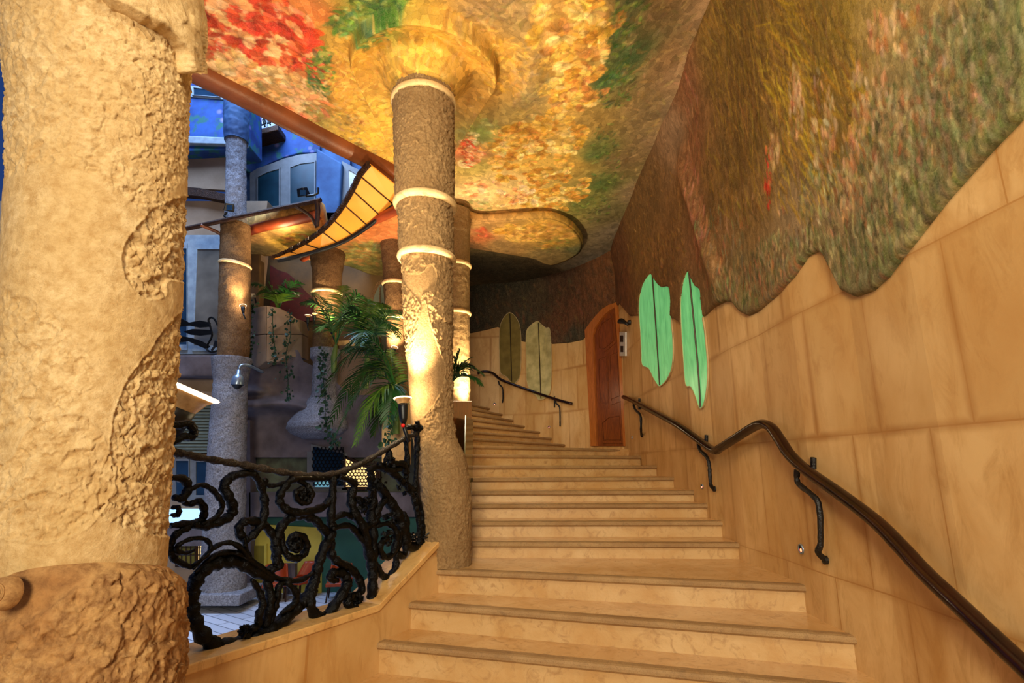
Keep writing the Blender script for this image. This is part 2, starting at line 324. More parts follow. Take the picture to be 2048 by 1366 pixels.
# ------------------------------------------------------------------ painting on canvases (mural colours, with some light and shade put in)
class Canvas:
    def __init__(s, x0, x1, y0, y1, res):
        s.x0, s.y0, s.res = x0, y0, res; s.w = int((x1-x0)/res)+1; s.h = int((y1-y0)/res)+1
        s.X, s.Y = np.meshgrid(x0+np.arange(s.w)*res, y0+np.arange(s.h)*res); s.a = np.zeros((s.h, s.w, 3))
    def base(s, pts, power=3.2, warp=.12, wf=2.5):
        q = np.stack([s.X, s.Y, s.X*0], -1)
        X = s.X + warp*fbm(q*wf, 4, 3); Y = s.Y + warp*fbm(q*wf, 4, 11); num = 0; den = 0
        for x, y, c in pts:
            w = 1/((X-x)**2+(Y-y)**2+.004)**(power/2); num = num + w[..., None]*lin(c); den = den + w
        s.a = num/den[..., None]; n = fbm(q*7, 4, 5)[..., None]; s.a = s.a*(1+.28*n); s.a = s.a*(1+.14*fbm(q*22, 3, 9)[..., None])
    def stroke(s, x, y, ln, wd, ang, c, alpha=.8, rim=.35):
        r = max(ln, wd)*1.05; i0 = max(0, int((x-r-s.x0)/s.res)); i1 = min(s.w, int((x+r-s.x0)/s.res)+2); j0 = max(0, int((y-r-s.y0)/s.res)); j1 = min(s.h, int((y+r-s.y0)/s.res)+2)
        if i0 >= i1 or j0 >= j1: return
        dx = s.X[j0:j1, i0:i1]-x; dy = s.Y[j0:j1, i0:i1]-y; ca, sa = math.cos(ang), math.sin(ang)
        a = (dx*ca+dy*sa)/ln; b = (-dx*sa+dy*ca)/wd; d = np.sqrt(a*a+b*b)
        al = (np.clip((1-d)*6, 0, 1)*alpha)[..., None]; sh = (1-rim*np.clip((d-.55)/.45, 0, 1)*(a < .3)+.12*a)[..., None]
        s.a[j0:j1, i0:i1] = s.a[j0:j1, i0:i1]*(1-al)+lin(c)*sh*al
    def sample(s, x, y):
        fx = np.clip((x-s.x0)/s.res, 0, s.w-1.001); fy = np.clip((y-s.y0)/s.res, 0, s.h-1.001); i = fx.astype(int); j = fy.astype(int); fx = (fx-i)[..., None]; fy = (fy-j)[..., None]
        return np.clip((s.a[j, i]*(1-fx)+s.a[j, i+1]*fx)*(1-fy)+(s.a[j+1, i]*(1-fx)+s.a[j+1, i+1]*fx)*fy, 0.003, 1)
def jit(c, k=18): q = random.gauss(0, k); return tuple(max(5, min(250, x+q+random.gauss(0, k*.4))) for x in c)
# --- ceiling canvas
CV = Canvas(-4.6, 2.5, 1.8, 12.9, .010)
def cpt(u, v): p = PZ(u, v, SKY); return p.x, p.y
cp_ = [(425,20,(200,92,52)),(480,60,(206,84,46)),(560,60,(214,96,52)),(600,120,(206,92,52)),(640,20,(206,120,62)),(430,150,(150,112,62)),(430,185,(110,112,62)),(500,130,(212,150,96)),(560,180,(214,164,104)),(620,230,(150,132,68)),(520,220,(176,120,70)),
 (650,190,(196,146,62)),(700,300,(150,140,74)),(690,40,(116,138,52)),(760,10,(112,146,60)),(640,90,(172,140,60)),(730,90,(206,154,58)),(860,55,(214,166,62)),(960,90,(206,156,62)),(850,120,(206,168,86)),(740,210,(228,180,74)),(730,280,(232,184,70)),(770,330,(222,176,78)),
 (950,180,(206,156,74)),(1020,160,(190,148,72)),(960,20,(180,148,96)),(1040,40,(176,146,92)),(1060,180,(168,150,104)),(1030,220,(188,160,92)),(1120,40,(206,160,84)),(1190,50,(196,150,80)),(1150,120,(200,156,76)),(1260,30,(104,114,78)),(1230,90,(96,110,70)),(1260,140,(72,108,66)),
 (1220,170,(60,104,62)),(1330,60,(140,114,78)),(1340,160,(152,120,82)),(1300,250,(146,124,86)),(1260,330,(134,112,76)),(1350,250,(140,118,92)),(1230,430,(118,112,74)),(1150,200,(204,162,82)),(1110,260,(212,170,84)),(1180,250,(170,140,76)),(960,270,(140,150,76)),(950,330,(190,170,90)),
 (1010,290,(214,178,92)),(1080,320,(218,178,88)),(1140,330,(204,166,80)),(1190,310,(104,124,66)),(1200,380,(92,116,58)),(1160,410,(120,128,64)),(1000,360,(234,200,134)),(950,390,(242,208,150)),(1040,400,(234,196,122)),(1120,400,(206,172,86)),(940,300,(214,130,88)),(1250,480,(120,112,90)),(1400,20,(156,128,94)),(1410,90,(160,130,96)),(1370,180,(164,134,100)),(1330,300,(160,134,100)),(1280,400,(150,130,100)),(1235,470,(136,124,104)),(1190,520,(120,116,104)),(1000,535,(26,26,16)),(950,525,(20,22,14)),(1060,548,(34,30,18)),(1110,560,(60,46,32))]  # cream near second uplight, dark beyond the tongue: light and shade in the paint
CV.base([(*cpt(u, v), c) for u, v, c in cp_])
def flowers(cv, spots, mp, n, pal, ln, wd, alpha=.85, rim=.45, ang=None):
    for k in range(n):
        u, v, ru, rv = random.choice(spots); r = math.sqrt(random.random()); t = random.uniform(0, 6.283)
        x, y = mp(u+ru*r*math.cos(t), v+rv*r*math.sin(t)); a = random.uniform(0, 6.28) if ang is None else ang+random.gauss(0, .25)
        q = random.uniform(.6, 1.3); cv.stroke(x, y, ln*q, wd*q, a, jit(random.choice(pal)), alpha*random.uniform(.6, 1), rim)
def blooms(cv, spots, mp, n, pal, R, alpha=.9):
    for k in range(n):
        u, v, ru, rv = random.choice(spots); r = math.sqrt(random.random()); t = random.uniform(0, 6.283); x, y = mp(u+ru*r*math.cos(t), v+rv*r*math.sin(t))
        R1 = R*random.uniform(.7, 1.3); c = random.choice(pal); a0 = random.uniform(0, 6.28)
        for j in range(7):
            a = a0+(j-3)*.42; cv.stroke(x+R1*.6*math.cos(a), y+R1*.6*math.sin(a), R1*.55, R1*.28, a, jit(c, 14), alpha, .5)
REDS = [(214,66,36),(224,96,54),(198,58,36),(228,150,96),(232,176,120)]; YEL = [(226,176,76),(236,192,98),(210,150,56),(240,206,128)]; GRN = [(84,132,52),(120,150,60),(60,110,50),(150,160,80),(46,96,58)]
TAN = [(180,150,96),(150,124,80),(196,164,108),(130,112,76)]
flowers(CV, [(500,60,130,70),(590,110,60,60),(440,40,40,60)], cpt, 900, REDS, .085, .03)
blooms(CV, [(520,60,120,70),(580,130,60,40)], cpt, 70, REDS, .14)
blooms(CV, [(520,190,90,50),(600,190,40,40),(470,150,50,40)], cpt, 60, [(232,184,124),(224,166,104),(236,196,140)], .13)
flowers(CV, [(720,40,60,40),(640,140,30,50),(760,8,50,20)], cpt, 300, GRN, .07, .022)
flowers(CV, [(640,260,90,50),(560,250,70,30),(700,310,40,40)], cpt, 420, [(150,150,100),(168,110,66),(120,134,90),(190,150,96),(176,92,54)], .035, .018, .7)
flowers(CV, [(620,250,110,70),(560,200,90,50),(700,320,60,40),(480,190,60,30)], cpt, 900, [(190,150,90),(150,128,70),(206,160,104),(120,124,80),(176,112,64),(168,150,110)], .05, .020, .55, .3)
flowers(CV, [(600,210,60,30),(560,230,50,30)], cpt, 60, [(216,150,100),(206,110,66),(226,176,120)], .09, .035, .8)
flowers(CV, [(850,150,150,90),(760,260,60,80)], cpt, 800, [(206,160,70),(190,140,60),(222,176,84),(176,132,60),(214,186,110)], .045, .014, .5, .15)
flowers(CV, [(860,60,130,40),(690,170,40,70),(1010,130,50,60)], cpt, 420, [(220,170,60),(206,150,50),(230,190,96),(190,140,62)], .06, .016, .55, .1)
blooms(CV, [(1150,50,80,60),(1160,110,70,50),(1150,180,50,40)], cpt, 130, YEL+[(206,146,74)], .12)
blooms(CV, [(1060,310,80,60),(1110,270,60,50),(1120,370,60,40),(1030,290,50,50),(1090,400,70,30)], cpt, 190, YEL, .115)
blooms(CV, [(980,380,50,30),(1030,395,40,20),(940,300,20,40)], cpt, 50, [(240,190,130),(234,160,104),(244,212,160)], .10)
flowers(CV, [(935,300,14,36)], cpt, 40, REDS[:3], .05, .02)
flowers(CV, [(1240,130,30,70),(1230,190,40,40),(1210,330,30,80),(1180,420,40,30),(1260,40,40,50)], cpt, 420, GRN+[(90,104,72)], .05, .02, .6)
flowers(CV, [(1000,20,70,30),(1060,160,40,80),(1320,150,80,120),(1280,330,60,120)], cpt, 700, TAN, .07, .018, .4, .1)
flowers(CV, [(960,260,50,30),(950,420,40,20)], cpt, 120, [(150,160,90),(176,176,104)], .06, .03, .5)
# --- wall canvas (s, z)
CW = Canvas(0, ARC[-1], 2.2, 6.7, .009)
def wpt(u, v): p, s = hit(min(u, 2200), v); return s, p.z
wp_ = [(1450,60,(122,92,34)),(1500,200,(116,84,34)),(1480,330,(112,82,32)),(1600,60,(138,108,32)),(1560,150,(128,94,34)),(1650,200,(138,108,34)),(1700,60,(138,112,34)),(1640,320,(128,100,54)),(1690,250,(134,106,40)),(1760,60,(150,124,66)),(1430,420,(116,84,40)),(1520,420,(132,100,52)),(1440,500,(134,98,58)),
 (1480,560,(120,104,66)),(1560,520,(142,116,76)),(1600,440,(140,116,82)),(1660,430,(150,122,84)),(1720,520,(108,104,70)),(1700,400,(140,118,82)),(1740,350,(152,122,84)),(1800,250,(152,126,84)),(1800,450,(118,110,74)),(1850,150,(150,134,84)),(1900,60,(156,126,74)),(1950,150,(142,136,78)),(1900,300,(128,122,76)),
 (2000,60,(156,148,94)),(2020,220,(126,130,76)),(1850,380,(122,114,72)),(1960,260,(124,122,72)),(1385,170,(128,82,50)),(1390,300,(136,90,54)),(1405,450,(136,94,60)),(1360,260,(142,110,82)),(1310,400,(104,72,34)),(1280,480,(108,74,32)),(1330,520,(112,76,36)),(1360,430,(116,80,40)),
 (1250,560,(112,64,34)),(1220,540,(118,70,32)),(1200,580,(110,66,34)),(1170,620,(104,58,32)),(1130,640,(98,54,30)),(1120,570,(76,44,26)),(1080,600,(60,44,26)),(1050,560,(30,28,17)),(1000,570,(22,24,15)),(960,560,(18,22,13)),(960,640,(34,30,22)),(1010,620,(56,42,24)),(1150,670,(56,54,44)),(1040,640,(50,46,34))]  # dark green far end, deepened further for the shade there
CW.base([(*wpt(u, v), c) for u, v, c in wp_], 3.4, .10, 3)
def wf(spots, n, pal, ln, wd, alpha=.8, rim=.3, ang=math.pi/2): flowers(CW, spots, wpt, n, pal, ln, wd, alpha, rim, ang)
OLV = [(176,140,24),(190,150,28),(150,116,28),(120,84,26),(108,76,30),(166,128,40)]
wf([(1560,150,130,160),(1640,180,100,180),(1500,330,90,120),(1480,120,60,140)], 1700, [(150,116,30),(164,128,28),(112,82,28),(100,72,28),(132,98,32),(92,64,26)], .13, .0095, .5, .1, 1.35)
wf([(1690,260,70,160),(1620,330,60,120),(1580,120,60,120)], 300, [(186,150,22),(176,140,30)], .12, .0085, .65, .1, 1.15)
wf([(1310,430,60,110),(1270,500,50,60),(1340,520,40,60)], 500, [(140,98,30),(120,80,30),(150,108,40),(96,66,26)], .07, .012, .6, .2, 1.0)
wf([(1740,400,130,110),(1850,300,130,150),(1950,150,110,150),(1620,520,110,60),(1800,480,80,60)], 3600, [(140,130,86),(120,116,72),(168,158,112),(96,92,54),(128,110,64),(92,100,56),(150,124,82),(66,62,38),(184,170,120),(110,120,72)], .045, .012, .7, .35)
wf([(1880,120,120,120),(1800,200,100,140),(1750,350,120,120),(1520,480,100,90),(1920,250,90,120)], 260, [(178,118,66),(166,96,54),(150,80,48),(200,164,112),(150,104,62)], .036, .012, .6)
wf([(1950,180,90,160),(1880,330,110,90),(1760,530,70,50),(2010,80,60,120),(1480,590,50,30)], 800, [(104,112,60),(118,126,74),(88,94,56),(144,140,96),(72,78,48),(130,104,68)], .05, .013, .6)
wf([(1600,180,12,50),(1605,230,16,60),(1560,300,10,40),(1735,200,18,80),(1720,320,22,90),(1700,380,22,60),(1770,120,25,100),(1670,260,14,80),(1650,240,16,100),(1820,60,25,60)], 420, [(200,164,112),(206,176,124),(186,138,88),(172,150,110),(178,114,66)], .05, .016, .7, .45)
wf([(1547,350,6,70),(1545,375,8,12)], 40, [(206,90,50),(214,60,36)], .04, .014, .9)
wf([(1395,300,14,150),(1410,470,16,70)], 320, [(156,96,64),(170,110,76),(134,78,52)], .08, .014, .6, .1)
wf([(1470,560,60,40),(1560,560,60,40),(1450,470,50,50)], 320, [(150,110,70),(120,112,78),(164,124,84),(100,104,70),(176,110,66)], .06, .014, .7)
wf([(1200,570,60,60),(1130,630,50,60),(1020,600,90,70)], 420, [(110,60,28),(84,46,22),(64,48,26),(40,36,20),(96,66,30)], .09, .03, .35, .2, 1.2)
# --- window openings in (s, z) where the plaster stops
WOUT = []
for ox, oy, sc, ol in ((1140,480,2.732,[(440,185),(400,240),(380,320),(378,400),(385,500),(390,600),(395,680),(430,700),(455,750),(480,790),(495,795),(530,760),(555,700),(563,620),(560,520),(553,445),(556,350),(548,260),(500,255),(465,215)]),(1140,480,2.732,[(645,170),(620,230),(607,320),(607,420),(612,520),(620,640),(632,785),(660,800),(685,850),(705,910),(720,915),(735,880),(750,780),(750,660),(735,500),(724,430),(732,410),(722,320),(717,270),(690,250),(665,205)]),(760,380,2.626,[(680,645),(640,690),(628,760),(630,900),(635,960),(665,980),(690,1010),(705,1015),(735,970),(740,850),(738,740),(720,680)]),(760,380,2.626,[(825,690),(785,720),(768,760),(770,900),(772,1000),(790,1050),(820,1080),(835,1100),(870,1090),(895,1050),(900,900),(893,740),(870,725),(845,705)])):
    WOUT.append([(hit(p.x/sc+ox, p.y/sc+oy, .014)[1], hit(p.x/sc+ox, p.y/sc+oy, .014)[0].z) for p in spline([(x, y, 0) for x, y in ol], 4, True)])
def inpoly(U, V, poly):
    ins = np.zeros(U.shape, bool); n = len(poly)
    for i in range(n):
        x0, y0 = poly[i]; x1, y1 = poly[(i+1) % n]
        if y0 == y1: continue
        c = ((y0 > V) != (y1 > V)) & (U < (x1-x0)*(V-y0)/(y1-y0)+x0); ins ^= c
    return ins
# --- mural wall mesh
def mural(name, s0, s1, ds, nz):
    ss = np.arange(s0, s1+ds, ds); b = zb(ss); t = ztop(ss)+.30; f = np.linspace(0, 1, nz); f = np.concatenate([[0, .0006, .002, .005, .009, .014], f[1:][f[1:] > .018]])
    Z = b[None]+(t-b)[None]*f[:, None]; d = Z-b[None]; rnd = .042*np.sqrt(np.clip(1-(1-np.clip(d/.045, 0, 1))**2, 0, 1))
    S = np.broadcast_to(ss[None], Z.shape); q = np.stack([S, Z, Z*0], -1)
    rel = .02*fbm(q*1.3, 3, 21)*sm(0, .3, d)+.004*fbm(q*9, 3, 22)
    x, y = wall_at(ss); yy = np.broadcast_to(y[None], Z.shape)
    up = sm(.75, 0, ztop(ss)[None]-Z); rel = rel+.09*up**2*sm(13, 9, yy)
    rx = np.interp(Z, [EZ+1.9, EZ+3.6], [5.25, 6.0]); rel = rel+.09*np.exp(-((yy-rx)/.14)**2)*sm(EZ+4.1, EZ+3.4, Z)*sm(EZ+1.3, EZ+2.2, Z)
    nx, ny = wall_n(ss, .25); o = rnd+rel*(f[:, None] > .0); hole = np.zeros(Z.shape, bool)
    for w in WOUT: hole |= inpoly(S, Z, w)
    near = np.zeros(Z.shape)
    for w in WOUT:
        cs_, cz_ = np.mean([p[0] for p in w]), np.mean([p[1] for p in w]); near = np.maximum(near, sm(1.6, .9, np.hypot((S-cs_)/.45, (Z-cz_)/.9)))
    o = o*(1-near)+near*np.minimum(o, .035); o = np.where(hole, -.03, o)
    A = np.stack([x[None]+nx[None]*o, y[None]+ny[None]*o, Z], -1)
    m = MB(); m.grid(A); ob = m.build(name, M['mural_wall'], smooth=True, col=CW.sample(S.ravel(), Z.ravel())); tag(ob, kind='structure'); return ob
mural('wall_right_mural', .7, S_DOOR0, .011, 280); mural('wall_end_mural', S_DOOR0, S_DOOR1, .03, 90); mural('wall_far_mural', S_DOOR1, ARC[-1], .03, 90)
# ------------------------------------------------------------------ ceiling
CX, CY = -.95, 5.1
EDGE = [(2.0,-4.6),(4.2,-4.35),(5.1,-3.5),(6.2,-2.6),(7.2,-1.78),(7.9,-1.42),(8.8,-1.1),(12.6,-1.3)]
def xl(y): return np.interp(y, [e[0] for e in EDGE], [e[1] for e in EDGE])
def teardrop(X, Y):
    ax, ay, bx, by = CX, CY, -1.35, 7.2; t = np.clip(((X-ax)*(bx-ax)+(Y-ay)*(by-ay))/((bx-ax)**2+(by-ay)**2), 0, 1)
    return np.hypot(X-ax-t*(bx-ax), Y-ay-t*(by-ay))-(.80-.5*t), t
def zc(X, Y):
    z = SKY+.03*fbm(np.stack([X, Y, X*0], -1)*.9, 3, 31)
    z = z+np.interp(Y, [0, 4.5, 6.1, 9.4, 11.5], [.45, .42, .18, .06, -.13])*sm(.7, 2.0, X)
    d, t = teardrop(X, Y); r = np.hypot(X-CX, Y-CY)
    z = z-.15*sm(.012, -.03, d)*(1-.6*t)-.03*np.exp(-((d+.03)/.03)**2)*(1-.6*t)+.09*sm(-.05, -.30, d)*(1-t)-.07*np.exp(-((d-.40)/.15)**2)*(1-t)
    z = z-.30*sm(.66, .30, r)**2
    z = z-.06*np.exp(-((X-xl(Y))/.35)**2); return z
ny_, nx_ = 860, 460
Yg = np.linspace(2.0, 12.75, ny_); tt = np.linspace(0, 1, nx_); X0 = xl(Yg)
xr_ = np.array([np.interp(y, [p[1] for p in ROOM[:14]]+[11.05, 12.2, 12.6], [p[0] for p in ROOM[:14]]+[1.95, .8, .1]) for y in Yg])
XX = X0[:, None]+(xr_-X0)[:, None]*tt[None]; YY = np.broadcast_to(Yg[:, None], XX.shape); ZZ = zc(XX, YY)
m = MB(); m.grid(np.stack([XX, YY, ZZ], -1), flip=True); tag(m.build('ceiling', M['mural'], smooth=True, col=CV.sample(XX.ravel(), YY.ravel())), kind='structure')
pth = spline([(x+.02, y, SKY-.02) for y, x in [(4.0,-4.5),(4.2,-4.35),(5.1,-3.5),(6.2,-2.6),(7.2,-1.78),(7.9,-1.42),(8.6,-1.15)]], 8)
m = MB(); m.tube(pth, .165, 16, up=(0, 0, 1), sx=.9); tag(m.build('trim_1', M['copper'], smooth=True), kind='structure')
# hanging tongue of the upper landing
def soffit(name, outline, z, thick, mat, paint=None, rnd=.08):
    """painted slab seen from below with a rolled edge"""
    pts = spline([(x, y, 0) for x, y in outline], 12, True); cx = sum(p.x for p in pts)/len(pts); cy = sum(p.y for p in pts)/len(pts); m = MB(); rows = []
    for k in [i/22*.97 for i in range(23)]: rows.append([(cx+(p.x-cx)*k, cy+(p.y-cy)*k, z-.03*(1-k*k)) for p in pts])
    for a in (0, 30, 60, 90):
        a = math.radians(a); o = rnd*math.sin(a); rows.append([(cx+(p.x-cx)*(1-rnd*.4+o*.4), cy+(p.y-cy)*(1-rnd*.4+o*.4), z+rnd*(1-math.cos(a))) for p in pts])
    rows.append([(x, y, z+thick) for x, y, _ in rows[-1]]); rows.append([(cx, cy, z+thick)]*len(pts))
    A = np.array(rows); m.grid(A, wrap=True); col = None
    if paint is not None: col = paint(A[..., 0].ravel(), A[..., 1].ravel())
    return m.build(name, mat, smooth=True, col=col)
CT = Canvas(-2.4, 1.6, 8.2, 11.0, .02); zt = EZ+4.06
def tpt(u, v): p = PZ(u, v, zt); return p.x, p.y
CT.base([(*tpt(u, v), c) for u, v, c in [(950,450,(196,150,92)),(960,475,(176,104,60)),(1000,460,(190,146,84)),(1040,460,(200,160,84)),(1090,460,(206,156,62)),(1130,480,(176,150,70)),(1155,500,(110,116,80)),(1100,505,(150,130,84)),(1000,490,(160,128,80)),(940,490,(120,84,50))]])
blooms(CT, [(1090,468,50,24),(1040,462,40,14)], tpt, 90, [(214,162,62),(200,150,70),(226,180,90)], .12); flowers(CT, [(965,465,20,14)], tpt, 30, [(190,84,48),(206,120,70)], .08, .04); flowers(CT, [(1110,490,40,14)], tpt, 40, GRN, .06, .02, .6)
tag(soffit('ceiling_tongue', [tpt(u, v) for u, v in [(900,425),(960,441),(1030,438),(1100,436),(1145,455),(1167,488),(1155,512),(1112,531),(1088,528),(1068,519),(1000,507),(940,497),(890,486)]], zt, .12, M['mural'], lambda x, y: CT.sample(x, y)), kind='structure')
# ------------------------------------------------------------------ stairs
ST = [((-1.30,3.70),(2.15,2.5),-1.65),((-1.14,3.98),(2.15,2.98),-1.456),((-.98,4.28),(2.15,3.4),-1.247),((-.81,4.58),(2.14,3.72),-1.051),((-.64,4.89),(2.15,4.26),-.862),((-.41,5.44),(2.13,5.37),-.715),((-.42,5.75),(2.14,5.78),-.559),((-.43,6.06),(2.13,6.13),-.412),
      ((-.45,6.39),(2.12,6.52),-.29),((-.47,6.73),(2.14,7.3),-.152),((-.5,7.15),(2.11,8.1),-.006),((-.54,7.6),(2.1,9.0),.145),((-.58,8.1),(2.1,9.95),.282),
      ((-.66,8.8),(1.12,11.57),.43),((-.69,9.5),(.87,11.84),.575),((-.73,9.95),(.62,12.0),.72),((-.75,10.3),(.29,12.2),.86),((-.8,10.7),(.03,12.27),1.0),((-.86,11.0),(-.22,12.35),1.14),((-.95,11.3),(-.5,12.42),1.28)]
stair = thing('staircase', (.6, 3.4, 0), 'broad beige limestone staircase climbing between the column and the right wall', 'staircase')
for i in range(1, len(ST)):
    a, b, z = ST[i]; a = Vector((*a, 0)); b = Vector((*b, 0)); z += EZ; zp = ST[i-1][2]+EZ; d = (b-a).normalized(); back = Vector((-d.y, d.x, 0)); dep = 1.4 if i < 12 else 2.6
    if i == len(ST)-1: dep = .8
    if i+1 < len(ST): A2 = Vector((*ST[i+1][0], 0)); B2 = Vector((*ST[i+1][1], 0))
    else: A2 = a+back*.6; B2 = b+back*.3
    A2 = A2+back*.06; B2 = B2+back*.06; ex = d*.02
    n = 8 if i >= 12 else 1
    m = MB(); m.poly([a+back*.035-ex+Vector((0, 0, zp-.03)), b+back*.035+ex+Vector((0, 0, zp-.03)), B2+ex+Vector((0, 0, zp-.03)), A2-ex+Vector((0, 0, zp-.03))], (0, 0, z-zp-.02+.0))
    st = m.build('step', M['riser'], stair)
    # rounded nosing along the front edge
    m = MB(); prof = [(.085, 0), (.03, 0), (.012, -.006), (.002, -.02), (.002, -.036), (.012, -.048), (.03, -.052), (.085, -.052)]
    rows = []
    for q, s in ((a-ex*.2, 0), ((a+b)/2-back*(.0), 0), (b+ex, 0)): rows.append([q+back*o+Vector((0, 0, z+h)) for o, h in prof])
    if i < 6:
        w = rows[0]; rows = [[p+d*-.012 if k not in (3, 4) else p for k, p in enumerate(w)]]+rows
    m.grid(np.array([[tuple(p) for p in r] for r in rows]), flip=True)
    for r, fl in ((rows[0], 0), (rows[-1], 1)): m.add(r, [tuple(range(8)) if fl else tuple(range(7, -1, -1))])
    m.build('nosing', M['nosing'], st, smooth=False)
    m = MB(); m.poly([a+back*.083-ex+Vector((0, 0, z-.045)), b+back*.083+ex+Vector((0, 0, z-.045)), B2+ex+Vector((0, 0, z-.045)), A2-ex+Vector((0, 0, z-.045))], (0, 0, .0448))
    m.build('tread', M['stair'], st)
# floor in front of the stair, landing behind the last step
m = MB(); m.poly([(-6, -3, -.12), (2.4, -3, -.12), (2.4, 4.4, -.12), (-1.0, 4.4, -.12), (-2.0, 2.4, -.12), (-6, 2.4, -.12)], (0, 0, .12)); tag(m.build('floor', M['stair']), kind='structure')
m = MB(); m.poly([(-.62, 8.5, EZ+.15), (2.15, 9.95, EZ+.15), (2.15, 10.4, EZ+.15), (1.6, 11.1, EZ+.15), (1.0, 11.7, EZ+.15), (-.6, 10.5, EZ+.15)], (0, 0, .128)); tag(m.build('floor_landing', M['stair']), kind='structure')
# ------------------------------------------------------------------ parapet wall with coping
def lx(y): return .548*y-3.32
wn = Vector((1, -.548, 0)).normalized()           # towards the stairs
CO = [(2.55, -.985), (3.03, -.988), (4.27, -.99), (4.96, -.60)]
par = thing('stair_parapet', (lx(3.8), 3.8, 0), 'low beige stone parapet carrying the black iron railing beside the lowest steps', 'parapet wall')
def para(off0, off1, dz0, dz1, bottom):
    A = []
    for y, z in CO:
        p = Vector((lx(y), y, EZ+z)); f = p+wn*off0; k = p+wn*off1
        A.append([(f.x, f.y, bottom if bottom is not None else f.z+dz0), (f.x, f.y, f.z+dz1), (k.x, k.y, k.z+dz1), (k.x, k.y, bottom if bottom is not None else k.z+dz0)])
    m = MB(); m.grid(np.array(A), wrap=True); m.add([A[0][i] for i in range(4)], [(0, 1, 2, 3)]); m.add([A[-1][i] for i in range(4)], [(3, 2, 1, 0)]); return m
para(0, -.30, 0, -.045, -.22).build('wall_face', M['wall'], par); para(.018, -.33, -.05, 0, None).build('coping', M['coping'], par, bevel=.008)
# ------------------------------------------------------------------ columns
def column_mesh(cen, rad, z0, z1, nth, nz, amp=None, th0=0, th1=2*math.pi, seed=0, rise=0):
    th = np.linspace(th0, th1, nth, endpoint=(th1-th0) < 6.28); zz = np.linspace(z0, z1, nz); A = np.zeros((nz, nth, 3)); R = np.array([rad(z) for z in zz]); cc = np.array([cen(z) for z in zz])
    A[..., 0] = cc[:, :1]+R[:, None]*np.cos(th); A[..., 1] = cc[:, 1:2]+R[:, None]*np.sin(th); A[..., 2] = zz[:, None]-rise*np.sin(th)[None]*sm(z0+.3, z1, zz)[:, None]
    if amp is not None:
        d = amp(A, th); A[..., 0] += d*np.cos(th); A[..., 1] += d*np.sin(th)
    m = MB(); m.grid(A, wrap=(th1-th0) > 6.28)
    if (th1-th0) > 6.28: m.add([tuple(x) for x in A[-1]], [tuple(range(nth))]); m.add([tuple(x) for x in A[0]], [tuple(range(nth-1, -1, -1))])
    return m
def proj(A):
    x, y, z = A[..., 0], A[..., 1], A[..., 2]-EZ; d = y*CP+z*SP; return 1024+F*x/d, 683-F*(z*CP-y*SP)/d
def chip(A, f, seed):
    """chiselled facets: every cell of a jittered lattice gets its own level and tilt"""
    q = (A+.035*np.stack([fbm(A*8, 2, seed+k) for k in range(3)], -1))*f*np.array([.7, .7, .62]); i0 = np.floor(q); best = np.full(q.shape[:-1], 9.); h = np.zeros(q.shape[:-1])
    def rnd(c, s):
        n = (c[..., 0].astype(np.int64)*374761393+c[..., 1].astype(np.int64)*668265263+c[..., 2].astype(np.int64)*1440662683+(seed*7+s)*974634613) & 0xffffffff
        n = ((n ^ (n >> 13))*1274126177) & 0xffffffff; n = ((n ^ (n >> 16))*2246822519) & 0xffffffff; return ((n ^ (n >> 15)) & 0xffffff)/float(0xffffff)
    for a in (-1, 0, 1):
        for b in (-1, 0, 1):
            for c in (-1, 0, 1):
                ci = i0+np.array([a, b, c]); ctr = ci+np.stack([rnd(ci, 0), rnd(ci, 1), rnd(ci, 2)], -1); d = q-ctr; r = (d*d).sum(-1); u = r < best; best = np.where(u, r, best)
                val = (rnd(ci, 3)*2-1)*.8+d[..., 0]*(rnd(ci, 4)*2-1)*1.3+d[..., 1]*(rnd(ci, 5)*2-1)*1.3+d[..., 2]*(rnd(ci, 6)*2-1)*1.5; h = np.where(u, val, h)
    return np.clip(h, -1.3, 1.3)*.75+.5*fbm(q*1.7, 3, seed+9)
def inpoly(U, V, poly):
    ins = np.zeros(U.shape, bool); n = len(poly)
    for i in range(n):
        x0, y0 = poly[i]; x1, y1 = poly[(i+1) % n]
        if y0 == y1: continue
        c = ((y0 > V) != (y1 > V)) & (U < (x1-x0)*(V-y0)/(y1-y0)+x0); ins ^= c
    return ins
def soft(mask, it):
    m = mask.astype(float)
    for _ in range(it):
        m[1:-1, 1:-1] = (m[1:-1, 1:-1]*2+m[:-2, 1:-1]+m[2:, 1:-1]+m[1:-1, :-2]+m[1:-1, 2:])/6
    return m
def smooth_poly(pts): return [(p.x, p.y) for p in spline([(u, v, 0) for u, v in pts], 8, True)]
